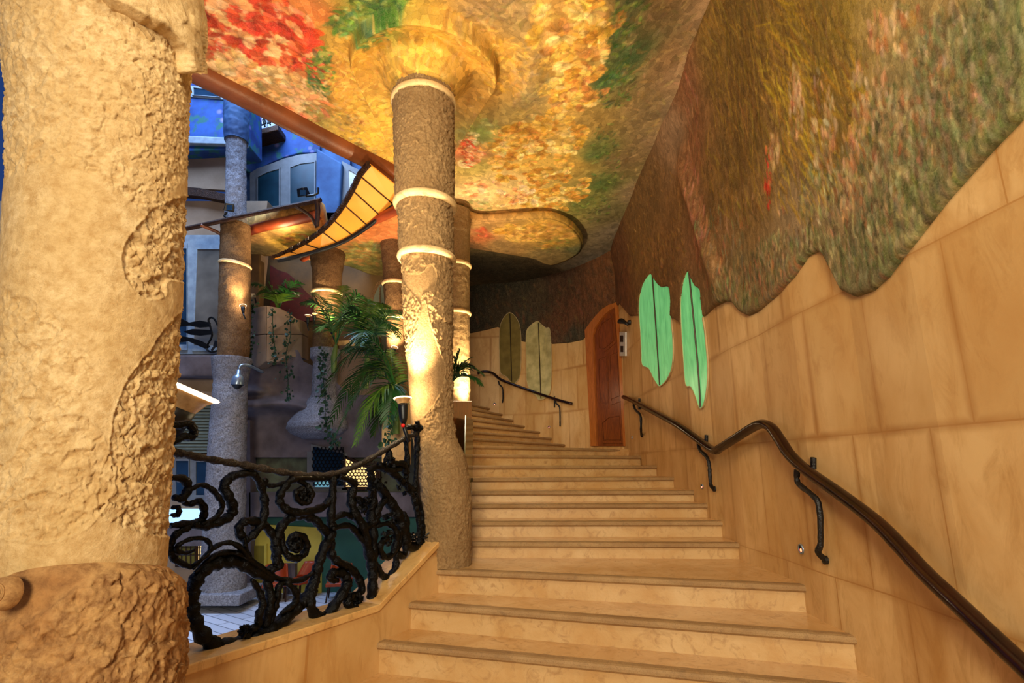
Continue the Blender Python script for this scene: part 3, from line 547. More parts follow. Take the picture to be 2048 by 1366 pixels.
# foreground pillar
PY = 2.45
PE = []
for v, ul, ur in [(20,-64,385),(160,-44,382),(300,-22,377),(450,-12,371),(600,-18,365),(750,-24,357),(900,-30,348),(1050,-38,338),(1118,-42,334),(1140,-42,366),(1170,-42,375),(1260,-44,375),(1366,-48,371)]:
    (kr, mr), (kl, ml) = ray(ur, v), ray(ul, v); ar, al = math.atan(kr), math.atan(kl); mid = (ar+al)/2; hf = (ar-al)/2; D_ = PY/math.cos(mid); PE.append((mr*D_*math.cos(hf)*math.cos(ar), PY*math.tan(mid), D_*math.sin(hf)))
PS = sorted(PE[:9]); PB = sorted(PE[9:]); ZTOP = PS[0][0]
def pcen(z): return (float(np.interp(z-EZ, [p[0] for p in PS], [p[1] for p in PS])), PY)
def prad(z): return float(np.interp(z-EZ, [p[0] for p in PS], [p[2] for p in PS]))
def pamp(A, th):
    U, V = proj(A); r = np.zeros(U.shape)
    top = inpoly(U, V, smooth_poly([(-200,-900),(520,-900),(480,300),(360,360),(310,430),(200,360),(120,330),(-200,260)]))
    lob = inpoly(U, V, smooth_poly([(330,405),(262,470),(245,520),(262,575),(300,598),(330,590),(338,560),(420,560),(440,400)]))
    low = inpoly(U, V, smooth_poly([(345,640),(300,700),(255,760),(228,830),(218,900),(200,960),(215,1040),(420,1040),(420,600)]))
    mid = inpoly(U, V, smooth_poly([(-200,560),(60,600),(150,680),(190,760),(120,840),(60,855),(-200,870)]))
    bot = inpoly(U, V, smooth_poly([(-200,900),(0,930),(60,860),(130,830),(190,850),(230,960),(180,1050),(100,1085),(40,1080),(-200,1040)]))
    k = soft(top, 10)*.7+soft(lob, 2)*1.2+soft(low, 2)*1.2+soft(mid, 10)*.75+soft(bot, 3)*.9+.12; k = np.clip(k, 0, 1.3)
    edge = np.zeros(U.shape)
    for mk in (lob, low, bot): e = soft(mk, 4); edge += np.exp(-((e-.42)/.3)**2)*.007
    c = chip(A, 28, 41); c2 = chip(A, 56, 47)
    return k*(.0085*c+.006*c2-.008)+edge+.004*fbm(A*5, 3, 50)
pil = thing('stone_pillar', (-1.87, PY, 0), 'massive rough-chiselled pale stone pillar at the left end of the iron railing', 'pillar')
column_mesh(pcen, prad, EZ+ZTOP-.05, EZ+2.25, 360, 520, pamp, math.radians(180), math.radians(405)).build('shaft', M['pillar'], pil, smooth=True)
def bcen(z): return (float(np.interp(z-EZ, [p[0] for p in PB], [p[1] for p in PB])), PY)
def brad(z):
    r = float(np.interp(z-EZ, [p[0] for p in PB], [p[2] for p in PB])); return r if z-EZ < ZTOP-.06 else r-.10*((z-EZ-ZTOP+.06)/.08)**2
def bamp(A, th):
    U, V = proj(A); sm_ = inpoly(U, V, smooth_poly([(-200,1080),(360,1080),(325,1128),(230,1142),(150,1180),(80,1230),(0,1242),(-200,1240)])); k = 1-soft(sm_, 3)
    return k*(.012*chip(A, 22, 61)+.008*chip(A, 48, 67)-.004)-.020*(1-k)+np.exp(-((k-.5)/.25)**2)*.005
column_mesh(bcen, brad, .0, EZ+ZTOP+.02, 300, 220, bamp, math.radians(180), math.radians(405), rise=.075).build('base', M['pillar_base'], pil, smooth=True)
def ccen(z): return (-1.86, PY)
# projecting cap block at the top right of the shaft
def capr(z):
    return prad(z)+float(np.interp(z-EZ, [1.25, 1.36, 1.55, 2.0], [-.03, .045, .065, .07]))
def capamp(A, th):
    U, V = proj(A); out = inpoly(U, V, [(-400,-900),(-400,-120),(160,-60),(225,0),(270,22),(330,55),(360,80),(376,100),(382,150),(600,170),(600,-900)])
    return (soft(out, 2)-1)*.25+.012*chip(A, 14, 71)*soft(out, 3)
column_mesh(pcen, capr, EZ+1.20, EZ+2.6, 200, 130, capamp, math.radians(180), math.radians(405)).build('cap_block', M['pillar'], pil, smooth=True)
# carved spiral boss on the base
m = MB(); bc = Vector(P(0, 1188, PY-.405)); ax = Vector((-.05, -1, .1)).normalized()
m.lathe([(0, .022), (.02, .022), (.040, .018), (.054, .006), (.058, -.03)], bc, 28, ax)
sp_ = []; q_ = Vector((0, 0, 1)).rotation_difference(ax)
for k in range(60): a = k*.28; r = .005+.036*k/60; sp_.append(bc+q_ @ Vector((r*math.cos(a), r*math.sin(a), .0235-.005*(k/60)**2)))
m.tube(sp_, .0035, 6); m.build('carved_spiral', M['pillar_base'], pil, smooth=True)
# centre column
Uc = [(-.862,893),(-.3,893),(.05,884),(.2,872),(.4,864),(.7,861),(1.4,857),(2.1,853),(2.7,850),(3.5,848),(3.95,847)]
def _cx(z, u):
    d = CY*CP+z*SP; return (u-1024)/F*d
CXZ = [z for z, u in Uc]; CXX = [_cx(z, u) for z, u in Uc]
def ccen2(z): return (float(np.interp(z-EZ, CXZ, CXX)), CY)
def crad(z): return float(np.interp(z-EZ, [.15, .6, 1.4, 1.99, 2.0, 2.58, 2.59, 3.5, 3.8, 4.0], [.203, .21, .242, .258, .275, .285, .305, .325, .33, .33]))
def camp(A, th):
    U, V = proj(A)
    leaf = inpoly(U, V, smooth_poly([(848,600),(828,680),(806,740),(790,800),(812,850),(850,830),(880,790),(893,740),(880,700),(862,650)]))
    lf2 = inpoly(U, V, smooth_poly([(800,545),(840,545),(862,528),(874,545),(870,575),(845,590),(846,620),(835,600),(800,560)]))
    k = 1-np.clip(soft(leaf, 2)+soft(lf2, 2), 0, 1); return k*(.010*chip(A, 26, 81)+.006*chip(A, 54, 87)-.006)-.010*(1-k)+np.exp(-((k-.5)/.25)**2)*.007
col = thing('stone_column', (CXX[0], CY, EZ-.862), 'tall granite column with pale collars rising from the landing step to the painted ceiling', 'column', None)
column_mesh(ccen2, crad, EZ+.16, EZ+4.05, 300, 560, camp).build('shaft', M['column'], col, smooth=True)
def crad2(z): return float(np.interp(z-EZ, [-.9, -.6, -.1, .10, .19, .24], [.212, .222, .226, .222, .212, .200]))
column_mesh(ccen2, crad2, EZ-.862, EZ+.24, 220, 160, lambda A, th: .005*chip(A, 26, 91)+.004*chip(A, 60, 97)).build('base', M['column'], col, smooth=True)
def ring(parent, cen, z, r, h, t, tilt=0, mat='ring'):
    x, y = cen(z); m = MB(); m.lathe([(r-.01, -h*.5), (r+t*.7, -h*.45), (r+t, -h*.15), (r+t, h*.2), (r+t*.5, h*.5), (r-.01, h*.55)], (x, y, z), 72, (tilt, 0, 1)); m.build('collar', M[mat], parent, smooth=True)
ring(col, ccen2, EZ+3.80, .328, .07, .022); ring(col, ccen2, EZ+2.60, .29, .075, .038, .03); ring(col, ccen2, EZ+2.02, .262, .07, .034, .04)
# other columns: (name label, base pixel depth ...)
def small_column(name, label, cpts, y, rads, z0, z1, mat, rings=(), base=None, amp=.006, leaf=False, seed=0):
    zz = [c[0] for c in cpts]; xs = [(u-1024)/F*(y*CP+z*SP) for z, u in cpts]
    cen = lambda z: (float(np.interp(z-EZ, zz, xs)), y); rad = lambda z: float(np.interp(z-EZ, [r[0] for r in rads], [r[1] for r in rads]))
    t = thing(name, (*cen(EZ+z0), EZ+z0), label, 'column')
    column_mesh(cen, rad, EZ+z0, EZ+z1, 72, int((z1-z0)/.02), lambda A, th: amp*chip(A, 22, 101+seed)+amp*.6*chip(A, 50, 107+seed)).build('shaft', M[mat], t, smooth=True)
    for z, r in rings: ring(t, cen, EZ+z, rad(EZ+z) if r is None else r, .06, .03)
    return t, cen
c2, c2cen = small_column('stone_column', 'slender lit column just behind the tall centre column', [(-.3,914),(1,913),(2.5,910),(4.1,908)], 8.3, [(-.3,.20),(1.0,.21),(2.4,.23),(4.1,.27)], .05, 4.12, 'column', [(3.15,None),(2.35,None)], seed=3)
# courtyard column, rough granite, from paving past the canopy
c3, c3cen = small_column('stone_column', 'tall bluish granite courtyard column standing on the pale paving', [(-1.9,446),(-.6,450),(.5,456),(1.6,464),(1.75,468),(3.5,471),(6,473)], 8.25, [(-1.9,.30),(-.4,.275),(1.25,.24),(1.45,.27),(1.6,.29),(1.75,.235),(3.3,.20),(6,.17)], -1.85, 1.62, 'cool_column', seed=9)
def sub_shaft(name, parent, cen, z0, z1, rads, mat, seed):
    rad = lambda z: float(np.interp(z-EZ, [r[0] for r in rads], [r[1] for r in rads]))
    column_mesh(cen, rad, EZ+z0, EZ+z1, 60, int((z1-z0)/.025), lambda A, th: .007*chip(A, 24, seed)).build(name, M[mat], parent, smooth=True)
sub_shaft('middle_drum', c3, c3cen, 1.6, 3.85, [(1.6,.225),(2.2,.235),(3.85,.225)], 'warm_column', 131); sub_shaft('upper_drum', c3, c3cen, 3.83, 5.45, [(3.8,.165),(5,.155),(5.5,.165)], 'cool_column', 137); sub_shaft('capital', c3, c3cen, 5.4, 6.9, [(5.4,.19),(5.6,.20),(6.0,.21),(6.9,.22)], 'blue', 138)  # middle drum's browner stone has the canopy light put into its colour
ring(c3, c3cen, EZ+3.15, .222, .05, .03, .12)
m = MB(); x, y = c3cen(EZ-1.85); m.box((x-.02, y, EZ-1.78), (.86, .74, .15)); m.build('plinth', M['cool_column'], c3, bevel=.02)
c4, c4cen = small_column('stone_column', 'short granite column lit at its foot behind the fan-shaped amber canopy', [(.4,640),(1.2,650),(3.6,655)], 9.0, [(1.0,.20),(2.4,.22),(3.3,.25),(3.6,.30)], 1.88, 3.68, 'warm_column', [(2.92,None)], seed=15)
sub_shaft('lower_shaft', c4, c4cen, 1.1, 1.92, [(1.1,.21),(1.7,.20),(1.76,.25),(1.92,.25)], 'cool_column', 139)
sub_shaft('flared_foot', c4, lambda z: (c4cen(z)[0]-.10*max(0, EZ+1.2-z), 9.05), .42, 1.16, [(.42,.22),(.50,.42),(.58,.50),(.66,.50),(.78,.44),(.92,.34),(1.05,.26),(1.2,.20)], 'cool_column', 141)
c5, c5cen = small_column('stone_column', 'brown column half hidden by the left side of the tall centre column', [(.9,800),(3.9,786)], 8.6, [(.9,.17),(2.4,.18),(3.4,.20),(3.9,.23)], .6, 3.95, 'warm_column', [(2.95,None),(2.35,None)], seed=21)
# ------------------------------------------------------------------ wrought-iron railing
rp0 = Vector((lx(3.8), 3.8, 0))-wn*.13
def RZ(zx, zy, off=0): return PP(zx/2.732+320, zy/2.732+820, rp0+wn*off, (wn.x, wn.y))
rail = thing('iron_railing', (rp0.x, rp0.y, EZ-.99), 'black wrought-iron railing of twisting scrolls on the low stone parapet', 'railing')
m = MB(); pts = [RZ(x, y) for x, y in [(-40,190),(60,222),(150,245),(300,275),(430,295),(560,320),(700,345),(830,357),(950,348),(1050,315),(1150,265),(1250,205),(1340,155),(1400,128)]]
sp_ = spline(pts, 10); m.tube(sp_, [.021*(1+.18*math.sin(i*.9)+random.uniform(-.1, .1)) for i in range(len(sp_))], 10, jit=.12); m.build('top_rail', M['rope'], rail, smooth=True)
SCR = [  # width (zoom px), flatness, points
 (40,[(455,300),(520,360),(560,440),(572,540),(555,620),(500,690),(455,705),(430,650),(460,612),(530,612),(590,650),(632,720),(642,790),(625,850),(570,875)]),
 (46,[(520,352),(440,350),(380,372),(350,420),(372,470),(398,530),(380,580),(320,612),(240,632),(160,622),(60,632)]),
 (40,[(60,372),(130,378),(152,430),(120,482),(70,475)]),
 (26,[(150,450),(220,410),(280,432),(322,480),(340,530),(300,590),(230,625)]),
 (34,[(120,498),(160,515),(212,500),(242,545),(225,600),(150,642),(84,685),(58,745),(72,805),(130,845),(175,860)]),
 (24,[(60,535),(95,532),(104,556),(92,575),(60,572)]),
 (22,[(175,850),(255,795),(276,742),(240,705),(170,705),(102,738),(92,768),(140,782),(190,765)]),
 (66,[(610,925),(520,885),(430,835),(330,832),(245,872),(190,950),(172,1050),(190,1150),(240,1240),(320,1288),(420,1278),(520,1240),(620,1190),(720,1100),(790,1040),(835,960),(850,900)]),
 (30,[(190,890),(300,795),(400,780),(480,812),(560,872),(640,922),(760,932),(840,885)]),
 (24,[(180,870),(280,765),(360,725),(430,745),(490,810),(470,760),(460,700)]),
 (34,[(500,925),(540,990),(562,1060),(540,1120),(532,1180),(470,1205),(440,1225)]),
 (44,[(575,920),(602,1010),(592,1100),(575,1180),(610,1190)]),
 (32,[(680,945),(650,965),(640,1030),(620,1100),(600,1175)]),
 (30,[(690,940),(742,1000),(732,1060),(660,1112)]),
 (44,[(880,650),(850,608),(790,578),(720,584),(662,640),(640,710),(632,790),(650,850),(600,880)]),
 (34,[(700,590),(665,660),(672,750),(705,802),(760,808),(800,758),(785,700),(742,684),(712,708),(716,748),(748,765),(768,742),(752,724)]),
 (38,[(1010,350),(900,372),(740,375),(682,420),(652,480),(672,530),(740,562),(830,552),(902,520),(942,450),(952,370)]),
 (30,[(740,380),(800,412),(828,460),(802,505),(756,495),(742,452),(778,432),(795,462)]),
 (40,[(780,560),(850,600),(902,662),(932,705),(934,780),(965,825),(1032,862),(1082,915),(1102,985),(1060,1012)]),
 (46,[(940,360),(942,480),(932,600),(940,660),(902,742),(872,822),(852,902),(832,982),(822,1062),(852,1122),(900,1132),(942,1082),(1002,992),(1022,932),(990,892),(942,892),(930,922),(968,932)]),
 (44,[(980,365),(1060,402),(1042,480),(1062,560),(1110,642),(1132,742),(1152,832),(1162,902),(1160,982),(1150,1052),(1110,1092),(1052,1082),(1022,1042),(1060,1012),(1098,1040)]),
 (44,[(1150,320),(1162,450),(1152,560),(1162,680),(1165,800),(1168,930)]),
 (50,[(1180,380),(1240,480),(1292,560),(1322,640),(1352,740),(1420,742)]),
 (34,[(1130,330),(1200,312),(1280,352),(1332,402),(1392,442)]),
 (30,[(1170,640),(1250,622),(1292,682),(1272,782),(1222,802),(1202,742),(1240,702),(1262,722)]),
 (30,[(1170,820),(1192,860),(1212,902),(1250,912),(1288,850),(1292,780),(1330,800),(1345,740)]),
 (30,[(930,610),(1000,572),(1062,592),(1110,642)]),(30,[(940,650),(1030,632),(1082,682),(1130,740)]),
 (26,[(590,395),(560,380)]),(22,[(520,360),(590,412),(660,405),(730,378)]),
 (34,[(1250,215),(1262,290),(1330,300),(1340,360)]),(30,[(1190,290),(1250,330),(1320,320)]),(34,[(1240,480),(1180,560),(1190,640)]),(30,[(1300,560),(1310,680),(1290,780)]),
 (36,[(1330,560),(1345,650),(1340,790)]),(34,[(1060,480),(1110,500),(1150,480)]),(34,[(1100,650),(1160,620),(1200,560)])]
for i, (w, pts) in enumerate(SCR):
    off = ((i*37) % 7-3)*.006; q = [RZ(x, y, off+.012*math.sin(j*1.7+i)) for j, (x, y) in enumerate(pts)]; sp_ = spline(q, 9); n = len(sp_); R = []
    for j, p in enumerate(sp_):
        t = j/(n-1); px = (p.y*CP+(p.z-EZ)*SP)/F/2.732; R.append(max(.006, w*.58*px*(1+.12*math.sin(j*.9+i)+random.uniform(-.07, .07))*(1-.45*abs(2*t-1)**4)))
    m = MB(); m.tube(sp_, R, 10, up=tuple(wn), sx=1.15, jit=.07); m.build('scroll', M['iron'], rail, smooth=True)
def rosette(cx, cy, r, n=26):
    m = MB()
    for k in range(n):
        a = random.uniform(0, 6.28); q = r*math.sqrt(random.random()); c = RZ(cx+q*math.cos(a), cy+q*math.sin(a), random.uniform(-.01, .045)); s = random.uniform(.010, .022)
        rot = Matrix.Rotation(random.uniform(0, 6.28), 3, Vector((random.uniform(-1, 1), random.uniform(-1, 1), random.uniform(-1, 1))).normalized()); m.box(c, (s*2.2, s*.7, s*1.6), rot, .6)
    m.build('rosette', M['iron'], rail)
for a in ((792,455,26),(1180,410,58),(1075,1040,34),(745,728,26),(470,1210,30),(1240,700,40),(1250,300,50),(1120,520,44),(1270,600,50),(1330,420,42),(1390,700,36)): rosette(*a)
m = MB()
for k in range(2):
    pts = [RZ(x, y, -.01+.02*k) for x, y in ([(1405,75),(1405,200),(1400,330),(1395,450),(1428,560),(1432,700),(1415,760)] if k == 0 else [(1345,170),(1352,300),(1345,400),(1385,480),(1412,600),(1420,730)])]
    sp_ = spline(pts, 8); m.tube(sp_, [.024*(1+random.uniform(-.25, .25)) for _ in sp_], 9, jit=.2)
m.build('end_post', M['iron'], rail)
m = MB(); m.tube(spline([RZ(1345,100,.01), RZ(1370,92,.01), RZ(1400,96,.01), RZ(1425,100,.01)], 4), [.02, .018, .02, .03]*3+[.03], 8, jit=.2); m.tube([RZ(1405,60,.01), RZ(1418,110,.01)], .022, 8, jit=.2); m.build('post_head', M['iron'], rail)
m = MB(); m.tube(spline([RZ(20,80,-.02), RZ(90,85,-.02), RZ(150,75,-.02), RZ(185,110,-.02), RZ(175,145,-.02), RZ(120,150,-.02), RZ(60,180,-.02)], 6), .024, 9, jit=.15); m.build('lamp_arm', M['iron'], rail)
# cable at the foot of the post
m = MB(); m.tube(spline([RZ(1445,690,.02), RZ(1480,668,.06), RZ(1520,665,.09), RZ(1548,685,.11), RZ(1550,715,.13)], 6), .006, 6); m.tube(spline([RZ(1440,700,.02), RZ(1480,690,.05), RZ(1520,672,.08)], 6), .006, 6)
tag(m.build('power_cable', M['black'], smooth=True), 'black cable looping from the railing foot over the parapet end', 'cable')
# ------------------------------------------------------------------ handrails
def handrail(label, px, off, r, brs, ref):
    q = [W(u, v, off) for u, v in px]; t = thing('handrail', (q[0].x, q[0].y, q[0].z), label, 'handrail'); m = MB(); sp_ = spline(q, 7); m.tube(sp_, r, 14, up=(0, 0, 1), sx=.8); m.build('rail', M['wood_rail'], t, smooth=True)
    for b in brs:
        stub, arm = b; m = MB(); n = len(arm); pts = []
        for i, (u, v) in enumerate(arm): pts.append(W(u, v, np.interp(i, [0, n-2, n-1], [off*.7, off*.75, .012])))
        sp_ = spline(pts, 6); m.tube(sp_, [r*.42*(1+random.uniform(-.1, .1)) for _ in sp_], 8, jit=.08); bk = m.build('bracket', M['iron_dull'], t)
        if stub: 
            m = MB(); u, v = stub; p0 = W(u, v, .012); p1 = W(u, v+22, .012) if r > .03 else W(u, v+12, .012); m.tube([p0, p1], r*.45, 8); m.build('wall_stub', M['iron_dull'], bk)
        e = pts[-1]; m = MB(); m.lathe([(0, .012), (r*.6, .010), (r*.6, -.012)], e, 12, (-1, 0, 0)); m.build('foot', M['iron_dull'], bk)
handrail('dark wooden handrail zigzagging along the right-hand stone wall', [(1248,794),(1262,800),(1300,820),(1355,850),(1400,882),(1428,901),(1440,896),(1470,877),(1505,855),(1525,848),(1543,856),(1560,880),(1580,910),(1612,940),(1680,988),(1750,1042),(1800,1092),(1850,1146),(1920,1212),(2000,1288),(2060,1344),(2140,1420)], .09, .047,
   [((1627,915),[(1594,940),(1596,966),(1622,988),(1638,1012),(1641,1085),(1636,1104),(1650,1120)]),((1413,870),[(1396,884),(1400,900),(1414,915),(1419,935),(1421,968),(1428,978)]),((1279,797),[(1267,810),(1271,820),(1281,832),(1282,860),(1283,871)])], 'wall')
handrail('short dark handrail below the two frosted windows on the far wall', [(955,747),(968,743),(985,746),(1002,759),(1035,772),(1080,788),(1120,801),(1143,807)], .085, .036,
   [(None,[(997,762),(999,769),(1005,776),(1006,795),(1005,804)]),((1109,793),[(1110,798),(1112,806),(1119,815),(1120,842),(1120,851)])], 'far')
# ------------------------------------------------------------------ step lights
for (u, v, r, lab) in [(1602,1098,.036,'round step light in the right wall beside the lowest handrail bracket'),(1404,973,.028,'round step light in the right wall beside the middle handrail bracket'),(1264,875,.026,'round step light low on the wall next to the wooden door'),(1098,854,.030,'round red step light below the lower bracket of the far handrail'),(989,808,.030,'round red step light below the upper bracket of the far handrail')]:
    p, s = hit(u, v, .004); nx, ny = wall_n(s, .02); t = thing('step_light', p, lab, 'wall light', 'round step lights set in the walls'); ax = Vector((float(nx), float(ny), 0))
    m = MB(); m.lathe([(r*.74, .003), (r*.8, .008), (r, .006), (r*1.02, -.004)], p, 24, ax); m.build('bezel', M['silver'], t, smooth=True)
    m = MB(); m.lathe([(0, .001), (r*.74, .001)], p, 20, ax); m.build('lens', M['black'], t); m = MB(); m.lathe([(0, .006), (r*.3, .004), (r*.36, .0)], p-Vector((0, 0, r*.25)), 14, ax); m.build('lamp', M['led'], t)
# ------------------------------------------------------------------ green and frosted windows
def wall_window(name, ox, oy, sc, outline, mull, mat, off, label=None):
    pts = [W(p.x/sc+ox, p.y/sc+oy, off) for p in spline([(x, y, 0) for x, y in outline], 4, True)]; c = sum(pts, Vector())/len(pts); p, s = hit(outline[0][0]/sc+ox, outline[0][1]/sc+oy); nx, ny = wall_n(s, .1); nn = Vector((float(nx), float(ny), 0))
    t = bpy.data.objects.new(name, None); C.objects.link(t); t.location = c; tag(t, label, None, None, 'structure')
    m = MB(); m.poly(pts, -nn*.012); m.build('pane', mat, t)
    out = [q+(q-c).normalized()*.014 for q in pts]; m = MB(); m.frame([q+nn*.006 for q in out], [q+nn*.006 for q in pts], -nn*.018); m.build('frame', M['rim'], t)
    m = MB(); q = [W(x/sc+ox, y/sc+oy, off+.006) for x, y in mull]; m.tube(spline(q, 5), .011, 8); m.build('mullion', M['mullion'], t)
wall_window('window_1', 1140, 480, 2.732, [(440,185),(400,240),(380,320),(378,400),(385,500),(390,600),(395,680),(430,700),(455,750),(480,790),(495,795),(530,760),(555,700),(563,620),(560,520),(553,445),(556,350),(548,260),(500,255),(465,215)], [(450,192),(470,480),(490,793)], M['green_glass'], .014)
wall_window('window_2', 1140, 480, 2.732, [(645,170),(620,230),(607,320),(607,420),(612,520),(620,640),(632,785),(660,800),(685,850),(705,910),(720,915),(735,880),(750,780),(750,660),(735,500),(724,430),(732,410),(722,320),(717,270),(690,250),(665,205)], [(650,178),(675,430),(700,700),(713,913)], M['green_glass'], .014)
wall_window('window_3', 760, 380, 2.626, [(680,645),(640,690),(628,760),(630,900),(635,960),(665,980),(690,1010),(705,1015),(735,970),(740,850),(738,740),(720,680)], [(682,650),(692,1005)], M['olive_glass'], .034)
wall_window('window_4', 760, 380, 2.626, [(825,690),(785,720),(768,760),(770,900),(772,1000),(790,1050),(820,1080),(835,1100),(870,1090),(895,1050),(900,900),(893,740),(870,725),(845,705)], [(832,698),(845,1095)], M['cream_glass'], .034)
# ------------------------------------------------------------------ wooden door
dA = Vector((2.10, 10.3, 0)); dB = Vector((1.55, 11.05, 0)); dn = Vector((-(dB-dA).y, (dB-dA).x, 0)).normalized()
def D(zx, zy, off=0): return PP(zx/2.626+760, zy/2.626+380, dA+dn*off, (dn.x, dn.y))
dr = bpy.data.objects.new('door_1', None); C.objects.link(dr); dr.location = (1.82, 10.7, EZ+.28); tag(dr, 'tall arched orange wooden door at the head of the first flight', None, None, 'structure')
arch = [(1080,730),(1100,700),(1130,662),(1165,625),(1200,603),(1235,592)]
m = MB(); m.poly([D(x, y, .03) for x, y in [(1105,1345)]+[(1100+i*0, 735) for i in (0,)]+[(1125,700),(1160,655),(1200,628),(1232,612),(1258,800),(1285,1345)]], -dn*.04); leaf = m.build('door_leaf', M['door'], dr)
fo = [(1106,1345),(1075,735)]+arch[1:]+[(1243,586),(1262,800),(1303,1345)]; fi = [(1136,1345),(1118,760),(1128,722),(1150,690),(1178,655),(1205,632),(1232,615),(1233,620),(1247,800),(1278,1345)]
n = min(len(fo), len(fi)); fo = fo[:n]; fi = fi[:n]
m = MB()
for a, b, c, d in zip(fo, fo[1:], fi[1:], fi): m.poly([D(*a, .075), D(*b, .075), D(*c, .075), D(*d, .075)], -dn*.07)
m.build('door_frame', M['door_frame'], dr)
def dpanel(pts, name='panel'):
    m = MB(); o = [D(x, y, .045) for x, y in pts]; c = sum(o, Vector())/len(o); m.frame(o, [c+(q-c)*.86 for q in o], -dn*.02); m.build(name, M['door'], leaf); m = MB(); m.poly([c+(q-c)*.78+dn*.0 for q in o], -dn*.015); m.build(name, M['door'], leaf)
dpanel([(1145,840),(1140,740),(1165,690),(1225,650),(1240,800),(1180,850)]); dpanel([(1150,1140),(1145,870),(1195,850),(1200,1150)]); dpanel([(1210,1130),(1205,850),(1248,830),(1265,1110)]); dpanel([(1168,1330),(1160,1220),(1200,1185),(1268,1175),(1278,1330)])
# intercom and dark wall lamp on the wall beside the door
def wallbox(u0, v0, u1, v1, off, th, mat, name, parent):
    m = MB(); p = [W(u0, v0, off), W(u1, v0, off), W(u1, v1, off), W(u0, v1, off)]; m.poly(p, (th, 0, 0)); return m.build(name, M[mat], parent)
ic = thing('intercom', W(1246, 685, .03), 'slim white intercom panel with two black units beside the wooden door', 'intercom'); wallbox(1239, 664, 1250, 712, .04, .035, 'white', 'plate', ic); wallbox(1240, 671, 1246, 684, .046, .012, 'black', 'screen', ic); wallbox(1241, 692, 1246, 704, .046, .012, 'black', 'keypad', ic)
sc_ = thing('wall_lamp', W(1255, 640, .05), 'small dark leaf-shaped wall lamp above the intercom', 'wall lamp'); m = MB(); m.tube(spline([W(1236, 645, .16), W(1242, 642, .15), W(1250, 645, .12), W(1256, 650, .08)], 5), [.01, .02, .03, .04, .045, .05, .05, .045, .04, .035, .03, .03, .03, .025, .02, .02], 10); m.build('shade', M['iron_dull'], sc_, smooth=True)
m = MB(); m.lathe([(0, .03), (.04, .02), (.05, -.02)], W(1258, 645, .03), 14, (-1, 0, 0)); m.build('wall_mount', M['iron_dull'], sc_)
# ------------------------------------------------------------------ brown guard panel beside the column
gp = thing('guard_panel', (-.47, 5.9, EZ-.6), 'glossy brown upright panel between the column base and the steps', 'panel')
m = MB(); m.poly([(-.60, 5.5, EZ-.6), (-.515, 6.9, EZ-.2), (-.515, 6.9, EZ+.80), (-.60, 5.5, EZ+.64)], (-.03, 0, 0)); m.build('board', M['brown_panel'], gp, bevel=.006)  # board's brown stands for the reflection in the glass barrier
m = MB(); m.poly([(-.475, 5.6, EZ-.62), (-.49, 6.9, EZ-.2), (-.49, 6.9, EZ+.55), (-.475, 5.6, EZ+.5)], (-.010, 0, 0)); m.build('glass_sheet', M['glasspanel'], gp)
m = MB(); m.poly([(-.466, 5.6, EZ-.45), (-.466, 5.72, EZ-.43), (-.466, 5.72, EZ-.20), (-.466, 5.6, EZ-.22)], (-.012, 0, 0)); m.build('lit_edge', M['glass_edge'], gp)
# ================================================================== courtyard
CF = EZ-1.95
def bm():
    m, nt, b = base_mat('blue_flower_fresco', .7); co = coords(nt); k = mix(nt, ramp(nt, noise(nt, co, 2.2, 4), .35, .65), L(40,84,150), L(22,48,104))
    k = mix(nt, ramp(nt, noise(nt, co, 5, 4), .52, .62), k, L(40,100,96)); k = mix(nt, ramp(nt, voro(nt, co, 2.4), .18, .06), k, L(140,130,190)); nt.links.new(k, b.inputs['Base Color']); return m
M['blue_mural'] = bm()
def slab(name, px, y, th, mat, parent=None, kind=None, bev=0):
    m = MB(); m.poly([P(u, v, y) for u, v in px], (0, th, 0)); o = m.build(name, M[mat], parent, bevel=bev)
    return tag(o, kind=kind) if kind else o
def rect(u0, v0, u1, v1): return [(u0, v0), (u1, v0), (u1, v1), (u0, v1)]
m = MB(); m.poly([(-12, 2.2, CF-.1), (-.4, 2.2, CF-.1), (-.4, 12, CF-.1), (-12, 12, CF-.1)], (0, 0, .1)); tag(m.build('floor_courtyard', M['pave']), kind='structure')
def wbox(name, x0, x1, y0, y1, z0, z1, mat, kind='structure'):
    m = MB(); m.box(((x0+x1)/2, (y0+y1)/2, (z0+z1)/2), (x1-x0, y1-y0, z1-z0)); o = m.build(name, M[mat]); return tag(o, kind=kind)
wbox('wall_courtyard_left', -12, -4.75, 9.62, 9.9, CF, EZ+5.0, 'beige')
wbox('wall_courtyard_back', -5.6, -1.2, 10.75, 11.0, EZ+1.0, EZ+9, 'blue')
# left facade
slab('wall_courtyard_upper', [(300,150),(497,185),(497,292),(440,300),(300,306)], 9.3, .6, 'blue_mural', None, 'structure', .03)
slab('trim_2', [(300,268),(492,276),(492,290),(300,284)], 9.22, .12, 'frame_white', None, 'structure', .02)
def win(name, outer, panes, y, fm, gms, th=.10, sill=None):
    t = bpy.data.objects.new(name, None); C.objects.link(t); t.location = P(*outer[0], y); tag(t, kind='structure')
    cu = sum(p[0] for p in outer)/len(outer)
    slab('frame', outer, y+.03, th, fm, t)
    for p, g in zip(panes, gms):
        slab('pane', p, y+.015, .02, g, t); c = (sum(q[0] for q in p)/len(p), sum(q[1] for q in p)/len(p)); m = MB()
        o = [P(u, v, y) for u, v in p]; cc = P(*c, y); m.frame(o, [cc+(q-cc)*.90 for q in o], (0, .04, 0)); m.build('sash', M[fm], t)
    return t
win('window_5', rect(352, 470, 449, 708), [rect(354, 486, 374, 700), [(392,488),(446,488),(444,702),(384,702)]], 9.5, 'frame_white', ['dark_glass', 'warm_glass'])
